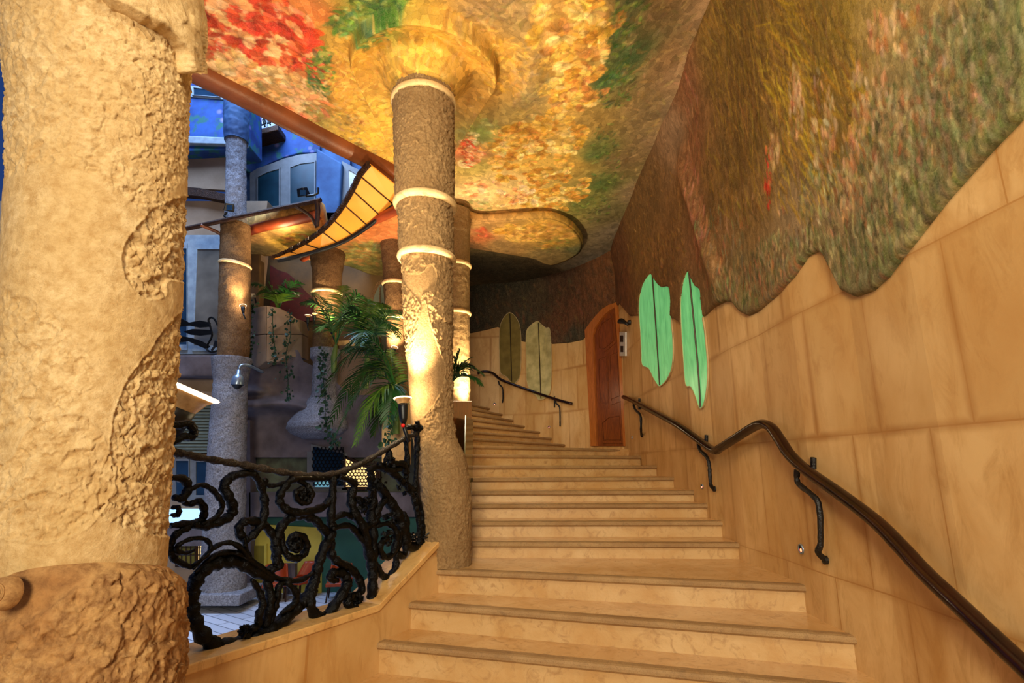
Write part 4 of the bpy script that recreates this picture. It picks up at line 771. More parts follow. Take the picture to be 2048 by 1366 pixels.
win('window_6', [(345,906),(425,912),(425,1000),(345,1000)], [rect(350, 918, 378, 994), rect(390, 920, 422, 994)], 9.5, 'frame_grey', ['dark_glass', 'dark_glass'])
win('window_7', [(360,168),(465,182),(465,200),(360,192)], [[(384,174),(440,180),(440,194),(384,190)]], 9.25, 'frame_white', ['dark_glass'])
slab('wall_panel', [(300,306),(456,310),(452,380),(300,372)], 9.56, .08, 'beige', None, 'structure')
ab = thing('shadow_band', P(410, 385, 9.5), 'brown strip standing for the curved shadow over the tall courtyard window', 'shadow strip'); slab('box', [(350,372),(400,376),(452,388),(452,402),(400,392),(350,388)], 9.45, .14, 'canopy_iron', ab)  # thin brown slab models the curved shadow on the beige wall
slab('trim_3', [(330,710),(432,710),(430,722),(427,742),(425,752),(330,752)], 9.25, .4, 'mauve', None, 'structure', .03)
sh = thing('roller_shutter', P(390, 850, 9.5), 'lowered grey-green roller shutter below the courtyard cornice', 'shutter'); m = MB()
for k in range(17):
    v = 798+k*6.4; m.poly([P(340, v, 9.5), P(428, v, 9.5), P(428, v+5.2, 9.48), P(340, v+5.2, 9.48)], (0, .05, 0))
m.build('slats', M['shutter'], sh); slab('box', [(340,775),(428,785),(428,800),(340,794)], 9.44, .12, 'beige', sh)
ct = thing('counter', P(385, 1032, 9.3), 'brightly lit white counter below the courtyard window', 'counter'); slab('counter_front', rect(330, 1020, 426, 1046), 9.3, .3, 'bright_sill', ct); slab('counter_base', rect(330, 1046, 424, 1092), 9.34, .25, 'mauve', ct)
w8 = win('window_8', rect(350, 1086, 412, 1134), [rect(354, 1090, 392, 1130), rect(395, 1090, 408, 1130)], 9.5, 'canopy_iron', ['olive', 'warm_window'])
m = MB()
for k in range(7): u = 354+k*9; m.tube([P(u, 1088, 9.46), P(u, 1132, 9.46)], .008, 6)
for v in (1096, 1110): m.tube([P(350, v, 9.46), P(412, v, 9.46)], .008, 6)
m.build('grille', M['canopy_iron'], w8)
# twisted iron ribbons of the balcony beside the window
gd = thing('balcony_railing', P(400, 700, 9.0), 'black twisted iron ribbons across the tall courtyard window', 'railing')
def ribbon(px, y, w, tw, name='ribbon'):
    sp_ = spline([P(u, v, y) for u, v in px], 8); n = len(sp_); A = []
    for j, p in enumerate(sp_):
        a = tw*j/n; d = Vector((0, math.cos(a), math.sin(a)))*w*(.25+.75*math.sin(math.pi*((j/n*2) % 1))**.7); A.append([tuple(p+d+Vector((0, .006, 0))), tuple(p-d+Vector((0, .006, 0))), tuple(p-d), tuple(p+d)])
    m = MB(); m.grid(np.array(A), wrap=True); m.build(name, M['iron'], gd)
for bl_ in ([(350,630),(378,645),(400,641),(420,645),(419,653),(398,655),(378,651),(350,654)],[(366,663),(385,658),(420,660),(424,668),(400,671),(380,669)],[(350,670),(385,676),(405,683),(419,692),(412,698),(395,691),(375,682),(350,686)]):
    slab('ribbon', bl_, 8.9, .03, 'iron', gd)
m = MB(); m.tube(spline([P(u, v, 8.85) for u, v in [(436,652),(430,640),(423,635),(417,640),(421,655),(424,672),(415,690),(413,698),(424,704),(442,699)]], 6), .016, 8); m.build('hook', M['iron'], gd)
fb = thing('floodlight', P(436, 692, 8.7), 'small black box lamp clipped to the hook of the twisted balcony ribbons', 'floodlight'); m = MB(); m.box(P(438, 689, 8.7), (.12, .12, .10), Matrix.Rotation(.2, 3, 'Y')); m.build('housing', M['black'], fb, bevel=.01)
m = MB(); m.tube([P(430, 692, 8.7), P(424, 700, 8.8)], .02, 8); m.build('arm', M['black'], fb)
# blue facade with arched window
slab('wall_courtyard_fresco', [(486,262),(640,230),(700,230),(700,470),(486,470)], 10.6, .12, 'blue', None, 'structure')
slab('fresco_band', [(486,272),(640,245),(640,305),(600,306),(570,314),(540,326),(515,340),(500,346),(486,340)], 10.5, .12, 'blue_mural', None, 'structure', .02)
win('window_9', [(500,425),(500,346),(516,336),(540,328),(568,317),(600,309),(634,306),(634,410)], [[(513,422),(513,352),(535,341),(560,334),(560,415)], [(578,414),(578,332),(600,324),(631,320),(631,408)]], 10.42, 'frame_grey', ['blind', 'blind'])
slab('pilaster', [(632,295),(684,325),(676,475),(630,470)], 10.2, .3, 'blue', None, 'structure', .04)
win('window_10', [(684,322),(728,345),(728,450),(676,450)], [[(696,334),(724,350),(722,440),(694,440)]], 10.3, 'frame_grey', ['white'])
slab('balcony_ledge', [(482,268),(556,248),(556,260),(482,278)], 10.1, .5, 'canopy_iron', None, 'structure', .02)
br_ = thing('balcony_railing', P(520, 250, 10.2), 'curled black iron balcony on the ledge high under the ceiling beam', 'railing'); m = MB()
for k in range(5):
    u = 497+k*11; v = 262-k*3; m.tube(spline([P(u, v, 10.15), P(u-4, v-14, 10.15), P(u+6, v-22, 10.15), P(u+12, v-10, 10.15), P(u+4, v-6, 10.15)], 5), .018, 6)
m.tube([P(494, 240, 10.15), P(556, 226, 10.15)], .02, 6); m.build('scrollwork', M['iron'], br_)
win('window_11', [(494,225),(560,215),(560,256),(494,266)], [[(500,229),(528,224),(528,256),(500,262)], [(533,224),(556,220),(556,252),(533,256)]], 10.5, 'frame_white', ['warm_glass', 'dark_glass'])
# upper stair bay: warm back wall, doors
slab('wall_upper_bay', [(495,425),(880,425),(880,780),(495,780)], 10.2, .2, 'warm_plaster', None, 'structure')
slab('pilaster', [(487,482),(522,482),(518,640),(490,640)], 9.6, .2, 'warm_plaster', None, 'structure', .03)
d2 = bpy.data.objects.new('door_2', None); C.objects.link(d2); d2.location = P(575, 640, 10.1); tag(d2, 'dark red curving door panel behind the small potted palm', None, None, 'structure')
slab('door_leaf', [(540,530),(556,540),(575,546),(592,560),(604,576),(625,596),(632,640),(540,648)], 10.08, .08, 'redcloth', d2)
d3 = bpy.data.objects.new('door_3', None); C.objects.link(d3); d3.location = P(765, 690, 10.1); tag(d3, kind='structure')
slab('door_frame', [(739,720),(739,610),(744,585),(754,565),(770,556),(790,556),(810,565),(812,720)], 10.12, .05, 'warm_column', d3)
slab('door_leaf', [(744,718),(744,612),(749,590),(758,571),(772,562),(790,562),(806,570),(806,718)], 10.08, .05, 'shutter', d3)
m = MB()
for u in (760, 776, 792): m.tube([P(u, 575, 10.07), P(u, 716, 10.07)], .012, 6)
m.build('door_leaf_strips', M['warm_column'], d3)
# painted soffits of the other bays
zs = EZ+3.9
def cs(pxs, z, x0, x1, y0, y1):
    c = Canvas(x0, x1, y0, y1, .03); c.base([(PZ(u, v, z).x, PZ(u, v, z).y, k) for u, v, k in pxs]); return c
C1 = cs([(490,475,(206,150,84)),(560,455,(214,160,90)),(620,440,(210,150,80)),(520,495,(160,130,70)),(580,485,(200,160,60)),(610,475,(110,120,50)),(600,495,(180,140,60))], zs, -6.5, -2, 7.6, 10.4)
flowers(C1, [(590,478,30,12)], lambda u, v: (PZ(u, v, zs).x, PZ(u, v, zs).y), 120, [(206,160,40),(90,110,40),(190,140,50),(140,60,30)], .09, .05)
tag(soffit('ceiling_left_bay', [tuple(PZ(u, v, zs))[:2] for u, v in [(470,470),(520,456),(580,444),(634,432),(650,450),(650,505),(600,512),(500,512),(472,500)]], zs, .25, M['mural'], lambda x, y: C1.sample(x, y)), kind='structure')
m = MB(); m.tube(spline([PZ(u, v, zs+.02) for u, v in [(468,472),(520,455),(580,442),(636,430)]], 8), .085, 12); tag(m.build('trim_4', M['orange_edge'], smooth=True), kind='structure')
zs2 = EZ+3.7
C2 = cs([(700,480,(190,120,60)),(740,460,(196,110,52)),(660,495,(210,150,80)),(640,515,(220,180,110)),(700,510,(176,140,70)),(740,500,(120,130,70)),(760,520,(130,120,60)),(720,530,(90,100,50)),(775,545,(150,130,70)),(770,470,(190,110,60))], zs2, -5, 0, 6.8, 11)
flowers(C2, [(730,505,50,25)], lambda u, v: (PZ(u, v, zs2).x, PZ(u, v, zs2).y), 160, [(90,110,56),(170,140,60),(140,150,90),(190,120,60)], .10, .04, .6)
tag(soffit('ceiling_back_bay', [tuple(PZ(u, v, zs2))[:2] for u, v in [(800,420),(780,428),(740,444),(690,468),(650,490),(608,516),(640,526),(690,532),(740,550),(780,566),(850,566),(860,430)]], zs2, .25, M['mural'], lambda x, y: C2.sample(x, y)), kind='structure')
m = MB(); m.tube(spline([PZ(u, v, zs2+.03) for u, v in [(806,412),(780,426),(740,444),(690,468),(650,490),(606,516)]], 8), .075, 12); tag(m.build('trim_5', M['orange_edge'], smooth=True), kind='structure')
# planter parapet of the upper stair and sculpted underside
pl = thing('stone_planter', P(540, 725, 8.6), 'faceted beige stone planter jutting out above the dark sculpted plaster', 'planter')
def facet(pts, th=.25, mat='beige'):
    m = MB(); m.poly([P(u, v, y) for u, v, y in pts], (.02, th, 0)); m.build('stone_panel', M[mat], pl, bevel=.012)
facet([(503,616,8.9),(532,611,8.6),(532,668,8.6),(503,670,8.9)]); facet([(503,671,8.9),(532,669,8.6),(533,722,8.6),(514,736,8.8),(503,728,8.9)])
facet([(533,611,8.6),(560,616,8.7),(590,637,8.85),(604,640,9.0),(604,668,9.0),(533,668,8.6)]); facet([(533,669,8.6),(604,669,9.0),(604,716,9.0),(575,712,8.85),(556,724,8.7),(533,724,8.6)])
m = MB(); m.poly([P(520, 618, 9.05), P(590, 640, 9.05), P(590, 700, 9.05), P(520, 700, 9.05)], (0, .5, 0)); m.build('soil_bed', M['mauve'], pl)
up = thing('upper_parapet', P(720, 860, 9.0), 'beige stone parapet of the upper stair behind the palms', 'parapet wall'); slab('stone_panel', [(656,686),(700,684),(716,700),(760,720),(820,720),(820,800),(664,800)], 9.02, .15, 'beige', up)
slab('stone_cap', [(652,682),(702,680),(718,697),(716,704),(700,690),(652,692)], 8.98, .2, 'coping', up, None, .01)
us = np.linspace(468, 812, 120); A = np.zeros((60, 120, 3))
for i in range(60):
    for j, u in enumerate(us):
        v0 = float(np.interp(u, [468, 596, 606, 650, 700, 812], [700, 700, 722, 744, 790, 790])); v = v0+(915-v0)*i/59
        y = 8.93+.16*(i/59)-.30*math.exp(-((v-812-.12*(u-540)-8*math.sin(u*.03))/14)**2)*float(sm(720, 600, u))-.18*math.exp(-((v-783)/8)**2)*float(sm(545, 515, u))
        A[i, j] = P(u, v, y)
m = MB(); m.grid(A, flip=True); tag(m.build('wall_sculpted_plaster', M['mauve'], smooth=True), kind='structure')
slab('wall_courtyard_mottled', rect(468, 826, 830, 1012), 9.2, .15, 'mottled', None, 'structure')
slab('wall_brown_strip', [(466,840),(500,840),(502,1196),(466,1196)], 8.95, .2, 'mauve', None, 'structure')
slab('trim_6', rect(498, 985, 830, 1034), 8.95, .25, 'mauve', None, 'structure')
slab('wall_teal', rect(500, 1030, 880, 1200), 9.14, .1, 'teal', None, 'structure'); slab('wall_yellow', [(506,1048),(642,1056),(642,1190),(506,1190)], 9.1, .04, 'yellow_wall', None, 'structure')
d4 = bpy.data.objects.new('door_4', None); C.objects.link(d4); d4.location = P(520, 1190, 9.05); tag(d4, kind='structure'); slab('door_leaf', rect(506, 1092, 528, 1192), 9.06, .04, 'olive', d4); slab('door_frame', rect(528, 1088, 533, 1192), 9.04, .06, 'yellow_wall', d4)
slab('pilaster', rect(566, 1128, 590, 1190), 9.0, .1, 'mauve', None, 'structure')
# grille windows
def hexgrille(t, u0, v0, u1, v1, y, n, mv):
    m = MB(); w = (u1-u0)/n; r = 0; v = v0
    while v < v1:
        for k in range(n+1):
            u = u0+w*(k+(.5 if r % 2 else 0)); 
            if u-w/2 >= u0-1 and u <= u1+1:
                h = w*.55; a = [(u-w/2, v), (u-w/2, v+h), (u, v+h+w*.35)]; b = [(u, v+h+w*.35), (min(u+w/2, u1), v+h), (min(u+w/2, u1), v)]
                m.tube([P(x, z, y) for x, z in a], .009, 5); m.tube([P(x, z, y) for x, z in b], .009, 5)
        v += w*.90; r += 1
    m.build('grille', M[mv], t)
w12 = win('window_12', [(614,878),(694,900),(694,984),(614,984)], [[(622,888),(688,904),(688,976),(622,976)]], 9.05, 'frame_grey', ['dark_glass']); slab('pane_glow', rect(630, 955, 660, 974), 9.04, .02, 'cool_window', w12); hexgrille(w12, 624, 894, 686, 970, 9.0, 8, 'iron')
w13 = win('window_13', [(684,908),(760,942),(760,980),(684,980)], [[(688,914),(756,944),(756,976),(688,976)]], 9.05, 'canopy_iron', ['warm_window']); hexgrille(w13, 690, 922, 752, 970, 9.0, 9, 'canopy_iron')
# orange chairs
def chair(c, rz, label):
    t = thing('lounge_chair', c, label, 'chair', 'orange chairs in the courtyard room'); R_ = Matrix.Rotation(rz, 3, 'Z'); c = Vector(c)
    m = MB(); m.box(c+Vector((0, 0, .24)), (.36, .36, .05), R_); m.build('seat', M['orange_chair'], t, bevel=.012)
    m = MB(); A = []
    for i in range(7): A.append([tuple(c+R_ @ Vector((.18*math.sin(a)*(1-.03*i), .17*math.cos(a)+.02*i, .27+.035*i))) for a in np.linspace(-1.2, 1.2, 9)])
    m.grid(np.array(A)); o = m.build('backrest', M['orange_chair'], t, True); s = o.modifiers.new('thick', 'SOLIDIFY'); s.thickness = .02
    for x in (-1, 1):
        for y in (-1, 1):
            m = MB(); m.tube([c+R_ @ Vector((.14*x, .13*y, .23)), c+R_ @ Vector((.16*x, .15*y, 0))], .012, 6); m.build('leg', M['canopy_iron'], t)
for (u, y, rz, lab) in [(552, 8.6, .4, 'orange chair beside the bluish granite column'), (602, 8.8, -.5, 'orange chair in front of the yellow wall'), (680, 8.65, .2, 'orange chair in front of the teal wall')]:
    k, _ = ray(u, 1150); chair((k*y, y, CF), rz, lab)
# canopies
cn = thing('glass_canopy', P(500, 430, 7.9), 'narrow iron-framed canopy crossing the granite courtyard column', 'canopy')
f_ = [(366,459,8.1),(420,447,8.0),(480,434,7.9),(540,421,7.8),(600,409,7.7),(642,400,7.6)]
fr = [P(*q) for q in f_]; bk = [P(u, v-4, y+.55)+Vector((0, 0, 0)) for u, v, y in f_]
m = MB(); m.tube(fr, .035, 8, jit=.15); m.build('front_beam', M['canopy_iron'], cn)
for a, b, c, d in zip(fr, fr[1:], bk[1:], bk): m = MB(); m.poly([a, b, c, d], (0, 0, .015)); m.build('glass_pane', M['warm_glass'], cn)
m = MB(); m.tube([P(402, 450, 8.0), P(430, 462, 8.1), P(452, 474, 8.2)], .028, 8); m.build('strut', M['copper'], cn)
m = MB(); m.tube(spline([P(590, 413, 7.7), P(610, 424, 7.75), P(624, 436, 7.8), P(633, 455, 7.85)], 5), .025, 8); m.build('strut', M['canopy_iron'], cn)
m = MB(); m.tube([P(634, 400, 7.6), P(636, 420, 7.65), P(634, 452, 7.7)], .035, 8, jit=.2); m.build('end_post', M['canopy_iron'], cn)
zf = EZ+3.98
fo_ = [(740,330),(722,352),(707,381),(690,410),(668,440),(645,463),(610,487),(580,503),(546,518)]; fi_ = [(812,388),(787,408),(760,430),(735,450),(705,470),(675,485),(640,497),(600,508),(556,518)]
fan = thing('fan_canopy', PZ(680, 450, zf), 'curved fan-shaped amber canopy glowing between ceiling beam and granite column', 'canopy')
zq = [zf-.085*i for i in range(9)]
O_ = [PZ(u, v, z) for (u, v), z in zip(fo_, zq)]; I_ = [PZ(u, v, z-.06) for (u, v), z in zip(fi_, zq)]
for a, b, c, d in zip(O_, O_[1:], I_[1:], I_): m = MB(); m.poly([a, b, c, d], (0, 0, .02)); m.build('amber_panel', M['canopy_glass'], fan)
so = spline(O_, 8); m = MB(); m.tube(so, .022, 8)
for i in range(0, len(so)-1, 1): m.box(so[i]+Vector((-.02, -.03, .0)), (.045, .045, .05), Matrix.Rotation(i*.4, 3, 'Z'))
m.build('toothed_edge', M['canopy_iron'], fan); m = MB(); m.tube(spline([p-Vector((0, 0, .03)) for p in I_], 8), .035, 8); m.build('inner_beam', M['iron_dull'], fan)
m = MB()
for a, b in zip(O_[1:-1], I_[1:-1]): m.tube([a-Vector((0, 0, .01)), b-Vector((0, 0, .01))], .010, 6)
m.build('glazing_bar', M['canopy_iron'], fan)
A = np.array([[tuple(p-Vector((0, 0, .05))) for p in I_], [tuple(PZ(u, v, zs2+.02)) for u, v in [(820,402),(800,412),(775,430),(745,446),(712,462),(680,478),(650,492),(625,506),(600,518)]]])
m = MB(); m.grid(A); m.build('shade_strip', M['iron_dull'], fan)  # dark sheet standing for the shaded gap between canopy and soffit
# floodlights on the canopy
for (u, v, y, rz, lab) in [(459, 414, 7.95, .5, 'black box floodlight standing on the canopy in front of the granite column'), (606, 384, 7.75, -.4, 'black box floodlight at the right end of the narrow canopy')]:
    t = thing('floodlight', P(u, v+22, y), lab, 'floodlight'); m = MB(); R_ = Matrix.Rotation(rz, 3, 'Z') @ Matrix.Rotation(.5, 3, 'X'); m.box(P(u, v, y), (.16, .13, .13), R_, .8); m.build('housing', M['black'], t, bevel=.012)
    m = MB(); m.tube([P(u-6, v+10, y), P(u-10, v+18, y), P(u+2, v+27, y)] if u < 500 else [P(u+6, v+8, y), P(u+22, v+6, y), P(u+30, v+2, y), P(u+30, v-8, y)], .02, 8); m.build('yoke', M['black'], t)
    m = MB(); m.poly([P(u-6, v-4, y-.10), P(u+5, v-4, y-.10), P(u+5, v+6, y-.10), P(u-6, v+6, y-.10)], (0, .01, 0)); m.build('front_glass', M['dark_glass'], t)
# cameras
t = thing('dome_camera', P(476, 775, 7.9), 'silver dome security camera hanging beside the granite courtyard column', 'security camera'); c = P(475, 765, 7.9)
m = MB(); m.lathe([(0, .19), (.03, .19), (.035, .12), (.07, .09), (.085, .03), (.09, -.03), (.088, -.04)], c, 24); m.build('housing', M['silver'], t, True); m = MB(); m.lathe([(.07, -.035), (.055, -.07), (.03, -.09), (0, -.095)], c, 20); m.build('dome', M['black'], t, True)
m = MB(); m.tube(spline([c+Vector((0, 0, .18)), c+Vector((.02, 0, .25)), c+Vector((.09, .1, .27)), c+Vector((.17, .4, .22))], 5), .022, 8); m.build('arm', M['silver'], t, True)
t = thing('bullet_camera', P(505, 594, 8.7), 'small white bullet camera on the warm pilaster above the planter', 'security camera'); m = MB(); m.tube([P(490, 592, 8.5), P(508, 592, 8.7)], [.045, .04], 12); m.build('body', M['white'], t, True); m = MB(); m.tube([P(506, 592, 8.7), P(510, 596, 9.0), P(512, 606, 9.3)], .015, 6); m.build('mount', M['black'], t)
# stone end post
t = thing('stone_post', P(783, 900, 6.6), 'smooth beige stone end post under the large palm, left of the tall column', 'post'); slab('block', [(763,800),(812,800),(812,930),(763,930)], 6.6, .35, 'coping', t, None, .012); slab('cap', [(760,796),(814,796),(814,803),(760,803)], 6.57, .4, 'coping', t, None, .008)
m = MB(); mm = P(787, 930, 6.6)
# ------------------------------------------------------------------ lamps
def uplight(label, c, ax, s, tilt=True, knob=True, rimm='lamp_rim'):
    t = thing('uplight', c, label, 'spotlight'); ax = Vector(ax).normalized(); c = Vector(c)
    m = MB(); m.lathe([(.045*s, 0), (.05*s, .02*s), (.066*s, .055*s), (.086*s, .075*s), (.082*s, .077*s), (.062*s, .057*s), (.045*s, .02*s)], c, 28, ax); m.build('glass_bell', M['bell'], t, True)
    m = MB(); m.lathe([(.083*s, .070*s), (.091*s, .074*s), (.094*s, .081*s), (.086*s, .084*s)], c, 28, ax); m.build('bell_rim', M[rimm], t, True)
    m = MB(); m.lathe([(0, .03*s), (.045*s, .03*s)], c, 20, ax); m.build('bulb', M['lamp'], t)
    m = MB(); m.lathe([(.0, -.17*s), (.028*s, -.17*s), (.04*s, -.13*s), (.05*s, -.02*s), (.052*s, .02*s), (.0, .02*s)], c, 20, ax); m.build('socket', M['black'], t, True)
    if knob:
        m = MB(); q = c-ax*.20*s; m.lathe([(0, .016*s), (.018*s, .014*s), (.018*s, -.014*s), (0, -.016*s)], q+Vector((0, -.03*s, 0)), 14, (0, -1, 0)); m.build('knob', M['red'], t, True)
    m = MB(); m.tube([c-ax*.16*s, c-ax*.24*s+Vector((.01*s, 0, 0)), c-ax*.36*s+Vector((.05*s, 0, 0))], .02*s, 8); m.build('stem', M['black'], t, True); return t
uplight('black uplight with a red knob at the foot of the tall centre column', P(806, 812, 4.62), (-.10, .12, 1), .85)
bl = P(350, 826, 3.3)
uplight('smoked glass bell uplight peeping out from behind the massive left pillar', bl, (.42, .10, 1), 2.0, knob=False)
t = uplight('small uplight shining on the granite courtyard column', P(486, 616, 7.95), (-.3, .3, 1), .55, knob=False)
uplight('small uplight at the foot of the short granite column among the palms', P(664, 655, 8.45), (-.25, .3, 1), .75, knob=False)
uplight('small bare uplight left of the short granite column, nearer the planter', P(616, 636, 8.7), (0, 0, 1), .6, knob=False); uplight('small bare uplight touching the left edge of the short granite column', P(629, 632, 8.8), (0, 0, 1), .5, knob=False)
uplight('small uplight at the foot of the brown column behind the palms', P(788, 700, 8.2), (.1, .3, 1), .6, knob=False)
# ------------------------------------------------------------------ plants
def frond(base, tip, arch, parent, L0, nl, mat, droop=.5, side=Vector((0, 1, 0)), w=.0115):
    base = Vector(base); tip = Vector(tip); pts = []; n = 18
    for i in range(n+1):
        t = i/n; p = base.lerp(tip, t)+Vector((0, 0, arch*4*t*(1-t)*(1.15-.3*t))); pts.append(p)
    m = MB(); m.tube(pts, [.011*(1-.8*i/n) for i in range(n+1)], 6); 
    for i in range(nl):
        t = .22+.78*i/(nl-1); f = t*n; k = min(n-1, int(f)); p = pts[k].lerp(pts[k+1], f-k); d = (pts[k+1]-pts[k]).normalized(); sd = d.cross(Vector((0, 0, 1)))
        if sd.length < .1: sd = side.copy()
        sd.normalize(); upv = sd.cross(d)
        for s in (-1, 1):
            ln = L0*(math.sin(math.pi*min(1, .18+.82*t)**.8)*.9+.22)*random.uniform(.85, 1.1)
            dr = (d*.55+sd*s*.8+upv*.25+Vector((random.gauss(0, .06), random.gauss(0, .06), random.gauss(0, .06)))).normalized(); a = p; q = []
            wd = d.cross(dr).cross(dr).normalized()
            for j in range(4):
                ww = w*(.7, 1, .7, .06)[j]; q += [a+wd*ww, a-wd*ww]; dr = (dr+Vector((0, 0, -droop*.42))).normalized(); a = a+dr*ln/3
            m.add(q, [(2*j, 2*j+1, 2*j+3, 2*j+2) for j in range(3)])
    m.build('frond', M[mat], parent)
def palm(label, cr, y, fr_, L0, nl, mats, droop=.5, ground=None):
    c = P(*cr, y); t = thing('potted_palm', c, label, 'palm')
    for i, (u, v, yy, ar) in enumerate(fr_): frond(c, P(u, v, yy), ar, t, L0, nl, mats[i % len(mats)], droop)
    m = MB(); m.tube([c-Vector((0, 0, .45)), c-Vector((.02, 0, .2)), c], [.04, .05, .03], 8); m.build('stem', M['stem'], t)
palm('large arching palm with drooping dark fronds left of the tall centre column', (796,790), 6.3, [(655,745,6.0,.55),(640,800,6.2,.60),(668,880,6.0,.42),(712,885,5.9,.30),(748,868,6.4,.2),(690,700,6.8,.25),(745,690,6.4,.10),(780,700,6.7,.02),(700,810,6.5,.45),(660,850,6.6,.5),(775,850,6.0,.25)], .36, 26, ['leaf', 'leaf', 'leaf', 'leaf_light'], .75)
palm('bushy palm in front of the short lit granite column', (672,690), 8.35, [(604,606,8.2,.28),(628,585,8.5,.2),(690,572,8.6,.15),(735,600,8.3,.35),(745,640,8.1,.35),(640,660,8.1,.2),(712,580,8.5,.1),(650,600,8.6,.05)], .34, 22, ['leaf', 'leaf', 'leaf_light'], .6)
palm('wide palm in the middle of the planter with long tips touching the tall column', (735,715), 7.6, [(808,628,7.4,.3),(680,640,7.4,.35),(665,672,7.5,.4),(795,672,7.3,.35),(735,600,7.7,.15),(770,610,7.5,.2),(700,615,7.6,.25),(720,690,7.1,.3)], .36, 24, ['leaf', 'leaf', 'leaf_light'], .65)
palm('small light green palm growing from the faceted stone planter', (556,622), 8.95, [(502,570,8.9,.18),(604,566,8.9,.18),(514,590,8.8,.2),(592,588,8.8,.18),(538,566,8.9,.04),(572,560,9.0,.04),(548,590,8.7,.1)], .27, 18, ['leaf_light', 'leaf'], .5)
palm('small palm showing its frond tips on the right side of the tall centre column', (900,770), 6.2, [(968,752,6.1,.16),(962,770,6.0,.12),(950,735,6.2,.12),(942,715,6.3,.05),(920,700,6.2,.0)], .22, 20, ['leaf'], .55)
def ivy(label, px, y, n, spread, big=.03):
    sp_ = spline([P(u, v, y) for u, v in px], 8); m = MB(); m.tube(sp_, .006, 5)
    for k in range(n):
        p = random.choice(sp_)+Vector((random.gauss(0, spread), random.gauss(-.03, .03), random.gauss(0, spread))); s = big*random.uniform(.6, 1.3)
        R_ = Matrix.Rotation(random.gauss(0, .6), 3, 'X') @ Matrix.Rotation(random.gauss(0, .7), 3, 'Z') @ Matrix.Rotation(random.uniform(0, 6), 3, 'Y')
        m.add([p+R_ @ Vector(q) for q in ((0, 0, -s), (s*.9, 0, -s*.1), (s*.45, -.01, s*.7), (-s*.45, -.01, s*.7), (-s*.9, 0, -s*.1))], [(0, 1, 2, 3, 4)])
    o = m.build('ivy_strand', M['ivy']); tag(o, label, 'ivy')
ivy('dense ivy hanging between the granite courtyard column and the planter', [(500,606),(494,640),(492,680),(498,712)], 8.5, 260, .07); ivy('thin ivy strand hanging down the front of the faceted planter', [(545,620),(546,660),(550,700),(552,728)], 8.5, 60, .035, .026)
ivy('ivy strand over the right side of the faceted planter down to the dark plaster', [(580,630),(581,670),(572,710),(576,760),(574,800)], 8.55, 110, .05, .026); ivy('ivy trailing along the lower shaft of the short granite column', [(648,705),(645,740),(650,790),(652,850),(672,890)], 8.4, 170, .05, .03)
ivy('few ivy leaves beside the uplight in front of the beige stone post', [(792,825),(786,850),(780,872),(770,892)], 5.6, 26, .03, .03)
# ------------------------------------------------------------------ lights
def light(kind, name, loc, energy, color, target=None, **kw):
    d = bpy.data.lights.new(name, kind); d.energy = energy; d.color = color
    for k, v in kw.items(): setattr(d, k, v)
    o = bpy.data.objects.new(name, d); C.objects.link(o); o.location = loc
    if target is not None: o.rotation_euler = (Vector(target)-Vector(loc)).to_track_quat('-Z', 'Y').to_euler()
    return o
WARM = (1, .80, .50); WARM2 = (1, .89, .665)
light('AREA', 'hall_fill', (-.6, -5.0, 3.6), 715, WARM2, (.3, 5.5, 2.6), size=2.2)  # unseen key fill added behind the camera
light('AREA', 'hall_fill_low', (-.4, 1.2, 5.2), 80, WARM2, (1.6, 5, 1.8), size=1.2)  # second unseen fill, added overhead towards stairs and right wall
light('SPOT', 'bell_uplight', (-1.75, 3.35, EZ+.75), 260, WARM, (-1.6, 4.9, 6.2), spot_size=2.1, spot_blend=.9, shadow_soft_size=.1)
light('SPOT', 'column_uplight', tuple(P(806, 785, 4.70)), 340, WARM, (-.86, 5.06, 6.0), spot_size=1.6, spot_blend=.9, shadow_soft_size=.05)
light('POINT', 'column_lamp', tuple(P(808, 792, 4.76)), 14, WARM, shadow_soft_size=.03)
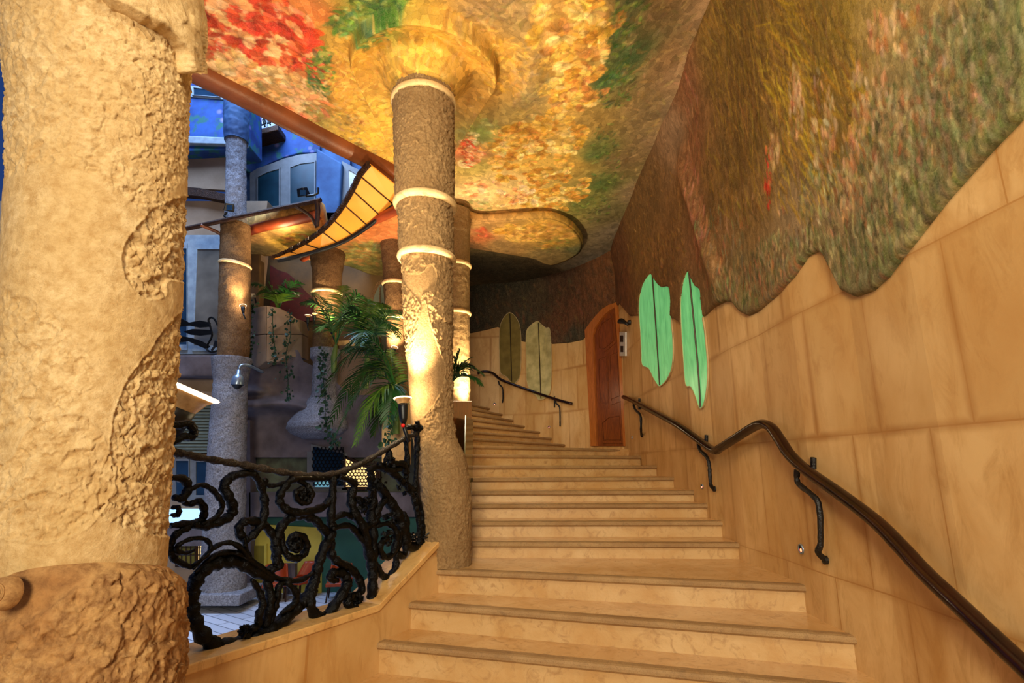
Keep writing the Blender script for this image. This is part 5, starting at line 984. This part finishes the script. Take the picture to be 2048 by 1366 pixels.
light('POINT', 'granite_lamp', tuple(P(483, 603, 7.97)), 4, WARM, shadow_soft_size=.03)
light('POINT', 'stair_lamp', (-.55, 7.7, EZ+1.5), 30, WARM, shadow_soft_size=.06)
light('SPOT', 'second_column_uplight', (-.62, 8.0, EZ+.8), 400, WARM, (-.45, 7.6, 6.0), spot_size=2.0, spot_blend=.9, shadow_soft_size=.05)
light('POINT', 'far_hall_fill', (.2, 10.3, EZ+1.5), 14, WARM, shadow_soft_size=.2)  # unseen light added for the far stair, kept low below the dark mural
light('SPOT', 'granite_uplight', tuple(P(484, 608, 7.93)), 90, WARM, tuple(P(468, 420, 8.2)), spot_size=1.5, spot_blend=.8, shadow_soft_size=.05)
light('SPOT', 'short_column_uplight', tuple(P(660, 642, 8.45)), 200, WARM, tuple(P(656, 500, 8.9)), spot_size=2.0, spot_blend=.8, shadow_soft_size=.05)
light('SPOT', 'brown_column_uplight', tuple(P(784, 690, 8.2)), 130, WARM, tuple(P(760, 500, 9.0)), spot_size=2.2, spot_blend=.8, shadow_soft_size=.05)
light('POINT', 'bay_lamp', tuple(P(640, 560, 9.5)), 14, WARM, shadow_soft_size=.15)
light('POINT', 'canopy_lamp', tuple(P(560, 470, 8.3)), 16, WARM, shadow_soft_size=.15)
light('AREA', 'courtyard_sky', (-5.0, 6.2, 12.5), 2300, (.42, .62, 1), (-4.5, 8.6, 0), size=6)
w = bpy.data.worlds.new('dusk'); SC.world = w; w.use_nodes = True; bg = w.node_tree.nodes['Background']; bg.inputs[0].default_value = (.06, .16, .55, 1); bg.inputs[1].default_value = .35
# ------------------------------------------------------------------ camera
cam = bpy.data.cameras.new('camera'); co_ = bpy.data.objects.new('camera', cam); C.objects.link(co_); co_.location = (0, 0, EZ); co_.rotation_euler = (math.pi/2+PITCH, 0, 0)
cam.sensor_fit = 'HORIZONTAL'; cam.sensor_width = 36; cam.lens = F*36/2048; cam.clip_start = .02
SC.camera = co_
SC.view_settings.view_transform = 'Standard'; SC.view_settings.look = 'None'; SC.view_settings.exposure = 0.02; SC.view_settings.gamma = .90
